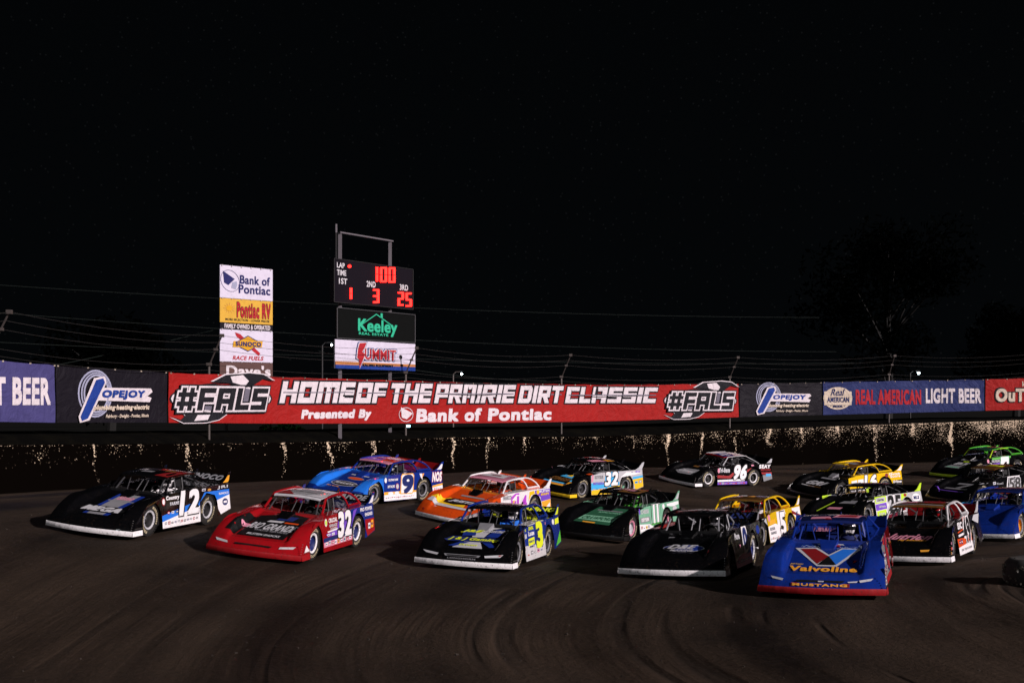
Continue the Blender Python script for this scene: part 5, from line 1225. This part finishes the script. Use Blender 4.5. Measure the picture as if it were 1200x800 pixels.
c.marks(.8, .1, .28, .38, 4, ['red', 'white', 'yellow', 'navy'], 3, 8); c.spoly(oval(.80, .80, .05, .09), 'purple', 2, False)
c.spoly(oval(-1.05, .84, .09, .08), 'white', 2, False); c.spoly([(-1.3, .9), (-1.35, .83), (-1.8, .8), (-2.3, .84), (-2.3, .93)], 'white', 2); c.spoly(oval(-1.95, .72, .18, .09), 'lightgrey', 3, False); c.spoly([(-1.76, .52), (-2.3, .55), (-2.3, .62), (-1.76, .60)], 'magenta', 3)
c.hpoly([(-.60, 1.90), (.56, 1.98), (.56, .60), (-.36, .60)], 'darkgreen'); c.hpoly([(-.55, 1.70), (.56, 1.76), (.56, 1.35), (-.48, 1.35)], 'mint', 2); c.htext('CRAWFORD', -.46, .50, 1.66, 1.42, 'darkgreen', 3, .06, .2); c.htext('APPALACHIAN', -.2, .5, 1.08, .98, 'mint', 3, .03, .2); c.hpoly([(-.30, .9), (.5, .9), (.5, .84), (-.3, .84)], 'grey', 2); c.hpoly([(-.3, 1.92), (.1, 1.95), (.1, 1.86), (-.3, 1.84)], 'amber', 3)
c.rpoly([(-.1, .0), (.58, .0), (.58, -.9), (.1, -.9)], 'brown'); c.rpoly([(.0, -.3), (.3, -.3), (.3, -.6)], 'pink', 2); c.fintext('lightgrey'); c.rivets(); c.spoly([(1.78, .10), (2.12, .10), (2.14, .18), (1.78, .17)], 'lightgrey', 2)

# ---- 96 ---------------------------------------------------------------
c = Car('96', 'black and red car numbered 96 with a flag-striped roof, alone against the wall', hood='black', valance='white', door='black', quarter='black', arch=False, sail='lightgrey', post='lightgrey', suit='grey', helmet='lightgrey', rim='white', roof='red', driver='driver in grey inside the black and red car numbered 96')
c.spoly([(.855, .125), (-.855, .125), (-.855, .24), (.855, .22)], 'purple', 1); c.spoly([(.855, .24), (-.7, .26), (-.855, .50), (-.75, .52), (-.6, .34), (.855, .32)], 'white', 2); c.spoly([(.855, .40), (.1, .38), (-.15, .55), (-.05, .62), (.2, .48), (.855, .52)], 'red', 2)
c.number('96', -.12, -.82, .36, .93, 'white', 'black', .3, 4); c.stext('Tri-State', .76, .14, .62, .82, 'lightgrey', 3, .08, .1); c.spoly(oval(.78, .70, .06, .10), 'pink', 2, False); c.marks(.78, -.75, .14, .21, 10, ['orange', 'lightgrey', 'pink'], 2, 3)
c.stext('SEAY', -1.60, -2.28, .76, .93, 'white', 2, .06, .15); c.stext('MOTORS', -1.7, -2.28, .66, .74, 'red', 2, .05, .15); c.spoly([(-1.76, .52), (-2.35, .50), (-2.35, .60), (-1.72, .60)], 'red', 1); c.spoly([(-1.80, .48), (-1.86, .21), (-2.37, .31), (-2.36, .50)], 'grey', 1); c.spoly([(-2.0, .42), (-2.3, .44), (-2.3, .54), (-2.0, .54)], 'cyan', 2, False); c.spoly(oval(-1.2, .90, .09, .035), 'pink', 2, False)
c.spoly([(-.87, .60), (-.87, .72), (-1.15, .80), (-1.1, .76)], 'red', 2)
c.hpoly([(-.62, 1.75), (-.3, 1.35), (.35, 1.25), (.56, 1.5), (.5, 1.9), (-.2, 1.95)], 'grey'); c.htext('Clements', -.45, .48, 1.75, 1.45, 'lightgrey', 3, .06, .2); c.hpoly([(-.3, 1.05), (0, 1.05), (0, .9), (-.3, .9)], 'brown', 2)
for i in range(6): c.rpoly([(-.58 + i * .2, .1), (-.48 + i * .2, .1), (-.48 + i * .2, -1.1), (-.58 + i * .2, -1.1)], 'white', 1)
c.rpoly([(-.1, .10), (.6, .10), (.6, -.5), (-.1, -.5)], 'navy', 2); c.fintext('lightgrey'); c.rivets()

# ---- plain black with oval hood emblem --------------------------------
c = Car('DE', 'nearly all black car with an oval blue emblem on its hood', hood='black', valance='white', door='black', quarter='black', arch=True, sail='black', suit='black', helmet='grey', rim='lightgrey', roof='black', disc='blue', cage='grey', driver='driver in black inside the nearly all black car with the oval emblem')
c.spoly([(.855, .125), (-.855, .125), (-.855, .46), (.3, .36), (.855, .24)], 'pink', 1); c.spoly([(-.1, .36), (-.14, .94), (-.62, .94), (-.78, .60), (-.70, .40)], 'white', 2); c.spoly([(-.3, .34), (-.74, .36), (-.84, .70), (-.76, .78), (-.66, .46)], 'blue', 3); c.number('0', -.22, -.55, .48, .90, 'navy', None, .05, 5, .06)
c.stext('Pure', .62, .15, .70, .84, 'lightgrey', 2, .08, .1); c.marks(.7, -.6, .2, .28, 5, ['navy', 'grey'], 2, 3); c.marks(.7, .1, .48, .6, 2, ['lightgrey', 'pink'], 2, 6)
c.spoly(oval(-1.95, .78, .2, .1), 'blue', 1, False)
c.hpoly(oval(.10, 1.50, .44, .22, 26), 'lightgrey', 1); c.hpoly(oval(.10, 1.50, .42, .20, 26), 'blue', 2); c.hpoly([(-.34, 1.58), (-.12, 1.26), (.05, 1.32), (-.1, 1.70)], 'black', 3); c.htext('D&E', -.20, .34, 1.58, 1.32, 'lightgrey', 5, .045, .3); c.htext('MARINE', -.14, .34, 1.72, 1.61, 'lightgrey', 5, .03, .1)
c.fintext('grey'); c.rivets()
c.hpoly([(-.40, .86), (-.28, .84), (-.26, .80), (-.38, .80)], 'grey', 1); c.sptext('D&E', .3, .8, 'navy')

# ---- yellow behind it -----------------------------------------------
c = Car('y5', 'yellow car with brown roof and red cockpit, half hidden behind the blue V-emblem car', hood='black', valance='white', door='yellow', quarter='yellow', arch=True, sail='yellow', post='yellow', suit='white', helmet='red', interior='red', rim='grey', roof='brown', deck='red', fin='yellow', scoop='red', driver='driver in white with a red helmet inside the yellow car with brown roof')
c.spoly([(.855, .125), (-.0, .125), (-.25, .30), (-.05, .55), (.2, .60), (.855, .56)], 'white', 1); c.spoly([(.70, .60), (.20, .62), (.2, .72), (.70, .70)], 'amber', 2); c.spoly([(-.02, .90), (-.80, .93), (-.84, .80), (-.30, .78), (-.22, .42), (.02, .42)], 'white', 2); c.number('5', -.24, -.68, .28, .86, 'white', 'black', .1, 4)
c.stext('SLICKER', .74, .30, .44, .52, 'grey', 3, .08); c.stext('GRAPHICS', .72, .22, .33, .40, 'grey', 3, .08); c.marks(.8, 0, .18, .25, 5, ['grey', 'red', 'black'], 2, 5); c.spoly(oval(.70, .78, .10, .10), 'pink', 2, False)
c.spoly([(-1.5, .80), (-1.5, .92), (-2.3, .93), (-2.3, .70), (-1.8, .62)], 'white', 1); c.spoly([(-1.45, .78), (-1.5, .86), (-2.3, .68), (-2.3, .60)], 'darkred', 2); c.spoly([(1.5, .80), (1.25, .76), (.9, .60), (.95, .80)], 'lightgrey', 1)
c.rpoly([(.0, -.4), (.2, -.4), (.2, -.7)], 'amber', 1); c.fintext('white'); c.rivets()

# ---- blue with V emblem -----------------------------------------------
c = Car('val', 'royal blue car with a large red and blue V emblem on its hood', hood='blue', valance='red', door='white', quarter='red', arch=False, sail='blue', post='blue', suit='navy', helmet='white', interior='blue', deck='blue', rimc='blue', spoiler='blue', fin='blue', rim='lightgrey', roof='navy', scoop='blue', cage='blue', driver='driver in navy inside the royal blue car with the V emblem')
c.spoly([(.855, .125), (-.855, .125), (-.855, .24), (.855, .24)], 'red', 2); c.spoly([(.5, .9), (-.855, .93), (-.855, .70), (.3, .8)], 'red', 1); c.number('6', -.1, -.70, .34, .92, 'red', 'navy', .1, 4); c.marks(.8, -.0, .30, .44, 4, ['red', 'navy', 'grey'], 2, 8); c.marks(.7, .05, .52, .7, 2, ['blue', 'red'], 2, 2)
c.hpoly([(-.60, .82), (-.18, .78), (.05, 1.14), (.26, .78), (.61, .82), (.24, 1.72), (-.12, 1.72)], 'lightgrey', 1)
c.hpoly([(-.50, .86), (-.22, .84), (.05, 1.22), (-.12, 1.62)], 'darkred', 2); c.hpoly([(.06, 1.22), (.29, .84), (.54, .86), (.22, 1.65)], 'brightblue', 3); c.hpoly([(.05, 1.24), (.22, 1.66), (-.10, 1.66)], 'black', 4)
c.htext('Valvoline', -.60, .61, 2.0, 1.75, 'amber', 3, .045); c.htext('Jeff Foster', -.60, -.36, 1.70, 1.63, 'yellow', 3, .02, .2); c.htext('7', .50, .58, 1.56, 1.42, 'red', 3, .06)
c.ntext('MUSTANG', -.50, .46, .225, .268, 'amber', .08); c.npoly([(-.52, .275), (.50, .275), (.50, .216), (-.52, .216)], 'darkred', -1, 'plate')
c.npoly([(-.45, .325), (.42, .325), (.38, .292), (-.40, .292)], 'black'); c.npoly([(-.90, .37), (-.66, .335), (-.68, .30), (-.86, .33)], 'lightgrey'); c.npoly([(.66, .335), (.90, .37), (.86, .33), (.68, .30)], 'lightgrey'); c.npoly([(.46, .31), (.64, .325), (.62, .30), (.48, .295)], 'lightgrey'); c.npoly([(-.05, .318), (.06, .318), (.05, .30), (-.04, .30)], 'lightgrey', 2)
c.spoly([(2.06, .24), (1.80, .24), (1.86, .55), (1.92, .55)], 'white', 1, False)
for i in range(4): c.spoly([(2.01 - i * .03, .27 + i * .065), (1.85, .27 + i * .065), (1.86, .31 + i * .065), (2.00 - i * .03, .31 + i * .065)], ['red', 'navy', 'red', 'grey'][i], 2, False, name='sponsor_mark')
c.rpoly([(-.40, -.05), (.0, -.05), (-.05, -.35), (-.40, -.3)], 'pink', 1); c.rpoly([(.0, -.2), (.5, -.3), (.55, -.8), (.1, -.7)], 'pink', 1); c.rpoly([(.1, -.35), (.45, -.4), (.5, -.7), (.15, -.6)], 'red', 2); c.rpoly([(-.12, .02), (.02, .05), (.0, -.05), (-.1, -.1)], 'red', 2)
c.sptext('Valvoline', -.6, .1, 'pink', .05, 0); c.fintext('navy'); c.rivets()
c.hpoly([(-.2, .62), (.3, .62), (.26, .56), (-.2, .56)], 'lightgrey', 1); c.hpoly([(.02, .66), (.20, .62), (.24, .74)], 'red', 3)

# ---- 16 ---------------------------------------------------------------
c = Car('16', 'yellow and black car numbered 16 with a raised yellow roof flap', hood='black', valance='black', door='yellow', quarter='yellow', arch=True, sail='yellow', post='yellow', suit='grey', helmet='lightgrey', rim='grey', roof='brown', fin='yellow', scoop='grey', driver='driver in grey inside the yellow and black 16 car')
c.spoly([(.855, .125), (-.855, .125), (-.855, .44), (.855, .40)], 'black', 1); c.number('16', -.1, -.78, .42, .90, 'white', 'black', .15, 4); c.spoly([(.72, .48), (-.0, .52), (-.02, .60), (.74, .56)], 'red', 2); c.spoly([(.70, .58), (.36, .61), (.38, .74), (.70, .70)], 'white', 2); c.spoly([(.32, .60), (-.02, .62), (0, .76), (.32, .74)], 'white', 2)
c.marks(.8, -.3, .26, .34, 5, ['lightgrey', 'white'], 3, 6); c.marks(.75, 0, .15, .22, 4, ['lightgrey', 'grey'], 3, 2)
c.stext('Quick', -1.55, -2.25, .82, .92, 'white', 2, .08, .1); c.stext('QUOTE', -1.62, -2.25, .72, .80, 'white', 2, .08, .1); c.spoly(oval(-1.42, .84, .10, .08), 'darkred', 1, False); c.spoly([(-1.76, .60), (-1.86, .21), (-2.37, .31), (-2.35, .62)], 'black', 1); c.stext('Edline', -1.8, -2.3, .50, .60, 'white', 3, .06, .1)
c.htext('GRP', -.52, .55, 1.80, 1.38, 'lightgrey', 2, .06, .3); c.hpoly([(-.35, 1.05), (.5, 1.05), (.45, .92), (-.35, .92)], 'grey', 1); c.hpoly([(-.6, 1.95), (.2, 2.0), (.2, 1.93), (-.6, 1.88)], 'lightgrey', 1); c.htext('AEROSPACE', -.2, .55, 2.0, 1.92, 'brown', 2, .05)
MB().slab([(.14, -.58, 1.235), (.14, .10, 1.26), (-.10, .10, 1.31), (-.10, -.58, 1.285)], [(.14, -.58, 1.215), (.14, .10, 1.24), (-.10, .10, 1.29), (-.10, -.58, 1.265)]).build('roof_flap', paint('yellow'), c.root)
c.rpoly([(-.3, -.2), (.3, -.2), (.3, -.5), (-.3, -.5)], 'grey', 1); c.fintext('white'); c.rivets()

# ---- 25 ---------------------------------------------------------------
c = Car('25', 'white, lime and purple car numbered 25 behind the blue V-emblem car', hood='black', valance='lime', door='white', quarter='lightgrey', arch=False, sail='black', suit='lightgrey', helmet='grey', rim='grey', roof='black', fin='lime', driver='driver in pale grey inside the white and purple 25 car')
c.spoly([(.84, .68), (.84, .90), (.10, .92), (.10, .72)], 'lime', 1); c.spoly([(.78, .72), (.78, .86), (.18, .88), (.18, .75)], 'lightgrey', 2); c.stext('CENTEK', .70, .26, .76, .83, 'black', 3, .05); c.spoly([(.84, .46), (.84, .66), (.12, .70), (.12, .50)], 'purple', 1); c.stext('Lubricants', .66, .22, .55, .63, 'lightgrey', 3, .05); c.spoly([(.84, .20), (.80, .44), (.20, .48), (.20, .24)], 'lime', 2); c.stext('KEYSER', .7, .3, .3, .38, 'lightgrey', 3, .05)
c.number('25', .0, -.80, .36, .90, 'black', 'lightgrey', .15, 4, .05); c.spoly([(.05, .25), (-.86, .26), (-.86, .32), (.05, .31)], 'purple', 2)
c.spoly([(-.87, .62), (-.95, .93), (-1.35, .93), (-1.3, .84), (-1.05, .78)], 'lime', 1); c.spoly(oval(-1.2, .88, .10, .05), 'red', 2, False); c.spoly(oval(-1.95, .76, .28, .14), 'white', 2, False); c.stext('MLS', -1.76, -2.14, .70, .82, 'navy', 3, .08, .1)
c.hpoly([(-.58, 1.9), (-.52, 1.95), (-.40, 1.0), (-.46, .9)], 'lime', 1); c.hpoly([(-.3, 1.7), (.2, 1.7), (.2, 1.5), (-.3, 1.5)], 'pink', 2); c.hpoly([(.50, 1.4), (.58, 1.3), (.56, .7), (.50, .8)], 'lime', 1); c.hpoly([(-.2, 1.1), (.4, 1.1), (.35, .8), (-.1, .8)], 'grey', 2); c.spoly([(1.5, .80), (1.2, .82), (.9, .74), (.86, .83)], 'white', 1); c.marks(1.4, .95, .78, .82, 3, ['white'], 1, 3); c.rpoly([(-.5, -.2), (-.2, -.2), (-.2, -.7), (-.5, -.7)], 'grey', 1); c.fintext('lime'); c.rivets()

# ---- 49 ---------------------------------------------------------------
c = Car('49', 'black car numbered 49 with orange and white flanks and pinkish hood lettering', hood='black', valance='white', door='black', quarter='black', arch=True, sail='white', post='white', suit='black', helmet='red', rim='grey', roof='brown', fin='white', spoiler='darkred', driver='driver in black with a red helmet inside the orange-flanked 49 car')
c.spoly([(.855, .125), (-.855, .125), (-.855, .36), (.855, .30)], 'white', 1); c.spoly([(.855, .30), (-.05, .33), (-.1, .95), (-.74, .95), (-.855, .62), (-.855, .36), (-.2, .36), (-.05, .48), (.855, .50)], 'orange', 2); c.number('49', -.04, -.76, .38, .92, 'black', 'white', .05, 4, .06, .03, .2)
c.stext('SSC', .60, .06, .70, .86, 'white', 2, .07, .1); c.spoly([(.7, .62), (.04, .66), (.04, .69), (.7, .65)], 'orange', 3); c.spoly([(.66, .53), (.05, .55), (.05, .60), (.66, .58)], 'white', 2); c.stext('DIRT TRACK BANK', .6, -.7, .20, .25, 'grey', 2, .03); c.marks(.75, .3, .36, .46, 2, ['navy', 'navy'], 3, 3)
c.spoly([(-1.3, .82), (-1.6, .93), (-2.3, .93), (-2.0, .70)], 'lightgrey', 1); c.marks(2.05, 1.8, .22, .3, 2, ['amber', 'lightgrey'], 1, 2); c.marks(2.0, 1.78, .33, .42, 2, ['orange', 'pink'], 1, 4); c.marks(1.95, 1.8, .45, .52, 1, ['pink'], 1, 4)
c.htext('Nutrien', -.50, .60, 1.72, 1.30, 'pink', 2, .03, .3); c.htext('Ag Solutions', -.10, .52, 1.80, 1.70, 'amber', 2, .03, .4); c.npoly([(.48, .34), (.68, .35), (.66, .31), (.50, .30)], 'amber')
c.rpoly([(-.56, .08), (.57, .08), (.58, -.02), (-.57, -.02)], 'grey', 1); c.rpoly([(.1, -.2), (.5, -.3), (.5, -.8), (.0, -.6)], 'darkred', 2); c.rpoly([(-.5, -.3), (-.1, -.3), (-.2, -.8)], 'pink', 1); c.fintext('lightgrey'); c.rivets()

# ---- 1 green ------------------------------------------------------------
c = Car('1', 'black car with lime front lip and green cabin, numbered 1, at the right edge', hood='black', valance='lime', door='black', quarter='black', rimc='green', arch=True, sail='green', post='lime', suit='grey', helmet='pink', rim='grey', roof='darkgreen', fin='green', driver='driver with a pinkish helmet inside the green-cabin car numbered 1')
c.spoly([(.45, .80), (-.855, .84), (-.855, .925), (.45, .89)], 'green', 1); c.number('1', -.15, -.60, .40, .88, 'white', 'mint', .2, 4, .07); c.stext('VALVOLINE', .50, -.05, .68, .80, 'lightgrey', 2, .06, .2); c.spoly([(.855, .50), (.1, .52), (-.1, .66), (.80, .62)], 'purple', 1); c.spoly(oval(.74, .76, .07, .09), 'pink', 2, False); c.spoly(oval(.60, .62, .10, .06), 'lightgrey', 3, False); c.spoly([(.7, .40), (.1, .44), (.15, .50), (.75, .46)], 'mint', 2)
c.hpoly([(-.55, 1.90), (.4, 1.95), (.5, 1.6), (-.4, 1.55)], 'grey', 1); c.hpoly([(-.5, 1.86), (.2, 1.9), (.3, 1.8), (-.4, 1.75)], 'mint', 2); c.htext('B5', -.3, .4, 1.5, 1.2, 'lightgrey', 2, .06, .3); c.hpoly([(-.1, 1.1), (.2, 1.1), (.2, 1.0), (-.1, 1.0)], 'lime', 2); c.hpoly([(-.4, .9), (.4, .9), (.4, .7), (-.4, .7)], 'grey', 2); c.rivets()

# ---- black, right ---------------------------------------------------------
c = Car('bk', 'black car with silver hood outlines, directly below the green-cabin car numbered 1', hood='black', valance='black', door='black', quarter='black', arch=False, sail='black', suit='black', helmet='lightgrey', rim='lightgrey', roof='brown', driver='driver with a pale grey helmet inside the black car with silver hood outlines')
c.spoly([(.02, .38), (-.16, .93), (-.855, .93), (-.855, .38)], 'white', 1); c.spoly([(-.04, .41), (-.20, .90), (-.855, .90), (-.855, .41)], 'black', 2); c.number('58', -.22, -.80, .46, .86, 'black', 'lightgrey', .15, 5, .04, .02, .12); c.marks(.75, .5, .66, .8, 1, ['lightgrey'], 2, 3); c.marks(.6, .05, .44, .52, 1, ['lightgrey'], 2, 6); c.stext('Real', .5, .15, .66, .74, 'grey', 2, .05)
c.hpoly([(-.55, 1.75), (.5, 1.75), (.55, 1.62), (-.5, 1.64)], 'grey', 1); c.hpoly([(-.1, 1.6), (.1, 1.6), (.45, 1.2), (.3, 1.2)], 'grey', 1); c.hpoly([(-.3, 1.25), (.5, 1.25), (.5, 1.1), (-.3, 1.1)], 'grey', 2); c.hpoly([(-.9, 1.95), (.6, 2.0), (.6, 1.95), (-.9, 1.9)], 'purple', 1); c.spoly([(1.6, .78), (1.2, .80), (.95, .76), (1.2, .74)], 'grey', 1)
c.rpoly([(-.2, -.3), (.1, -.4), (.1, -.7)], 'fluoro', 1); c.rpoly([(.2, -.3), (.5, -.4), (.4, -.7)], 'fluoro', 1); c.rivets()

# ---- blue, right edge -------------------------------------------------------
c = Car('bl', 'plain blue car cut off by the right edge, behind the orange-flanked 49 car', hood='blue', fender='blue', valance='white', door='cyan', quarter='blue', arch=True, sail='blue', post='blue', suit='black', helmet='grey', interior='blue', deck='blue', spoiler='blue', fin='blue', rim='grey', disc='amber', roof='navy', scoop='blue', driver='driver in black inside the blue car at the right edge')
c.spoly([(.855, .125), (-.855, .125), (-.855, .40), (.1, .44), (.855, .60)], 'pink', 1); c.marks(.8, 0, .68, .84, 3, ['pink', 'pink', 'lightgrey'], 2, 3); c.marks(.8, -.2, .2, .5, 4, ['lightgrey', 'cyan', 'orange', 'white'], 3, 8); c.number('7', -.2, -.7, .4, .9, 'white', 'navy', .1, 4)
c.sptext('MOTO', -.85, .2, 'orange', .08, .4); c.hpoly([(-.45, .95), (-.1, .95), (-.1, .80), (-.4, .80)], 'navy', 1); c.rivets()

# ------------------------------------------------------------------ track marker tyre and clods
def lumpy(name, prof, n_, amp, seed, m, parent=None, axis_='z'):
    mb = MB().lathe(prof, n_, axis_, closed=False)
    mb.v = [tuple(Vector(v) + Vector(v).normalized() * amp * noise.noise(Vector(v) * 6 + Vector((seed, 0, 0)))) for v in mb.v]
    return mb.build(name, m, parent, smooth=True)
px, py = 1212, 694; s_ = (py - HOR) / 3.75; x, y = ray(px, FPX / s_), FPX / s_
M_mud = mat('mud_tyre', (.006, .006, .006), .45, dirt=.6, dscale=14, bump=.3)
root = empty('marker_tyre', (x, y, gz(x, y) - .02)); tag(root, 'big dark mud-caked tyre lying at the inside of the track at the right edge', 'tyre')
lumpy('carcass', [(.24, .06), (.28, .0), (.46, -.02), (.54, .10), (.56, .28), (.53, .44), (.44, .54), (.32, .53), (.25, .44), (.22, .25), (.24, .06)], 48, .03, 3, M_rubber, root)
rnd = random.Random(5); mb = MB()
for i in range(260):
    a = rnd.uniform(0, 6.28); h_ = rnd.uniform(.05, .55); r_ = .55 - max(0, h_ - .42) * 1.6 + rnd.uniform(-.01, .02); q = rnd.uniform(.012, .035)
    mb.box((r_ * math.cos(a), r_ * math.sin(a), h_), (q, q * 1.3, q), Matrix.Rotation(rnd.uniform(0, 3), 3, (rnd.random(), rnd.random(), 1)))
o = mb.build('mud_clods', mat('clod', (.05, .048, .035), .6, dirt=.9, dscale=30), root); o['kind'] = 'stuff'
# crumbs of dirt thrown over the surface
mb = MB()
for i in range(2200):
    x = rnd.uniform(-12, 22); y = rnd.uniform(13, 48); a = rnd.uniform(.004, .014) * (1 if rnd.random() < .95 else 1.7)
    z_ = gz(x, y) if False else None
    mb.v += [(x, y, a)]; 
pts = np.array([[v[0], v[1]] for v in mb.v]); zz = ground_np(pts); sz = [v[2] for v in mb.v]; mb = MB()
for (x, y), z_, a in zip(pts, zz, sz):
    zz_ = float(z_) + rut(x, y); mb.box((x, y, zz_ + a * .2), (a * 2, a * 1.5, a), Matrix.Rotation(rnd.uniform(0, 3), 3, (rnd.random(), rnd.random(), 1)))
o = mb.build('dirt_crumbs', mat('crumb', (.028, .021, .016), .9, dirt=.3), None); tag(o, 'loose crumbs of dark dirt strewn over the track surface', 'dirt', kind='stuff')
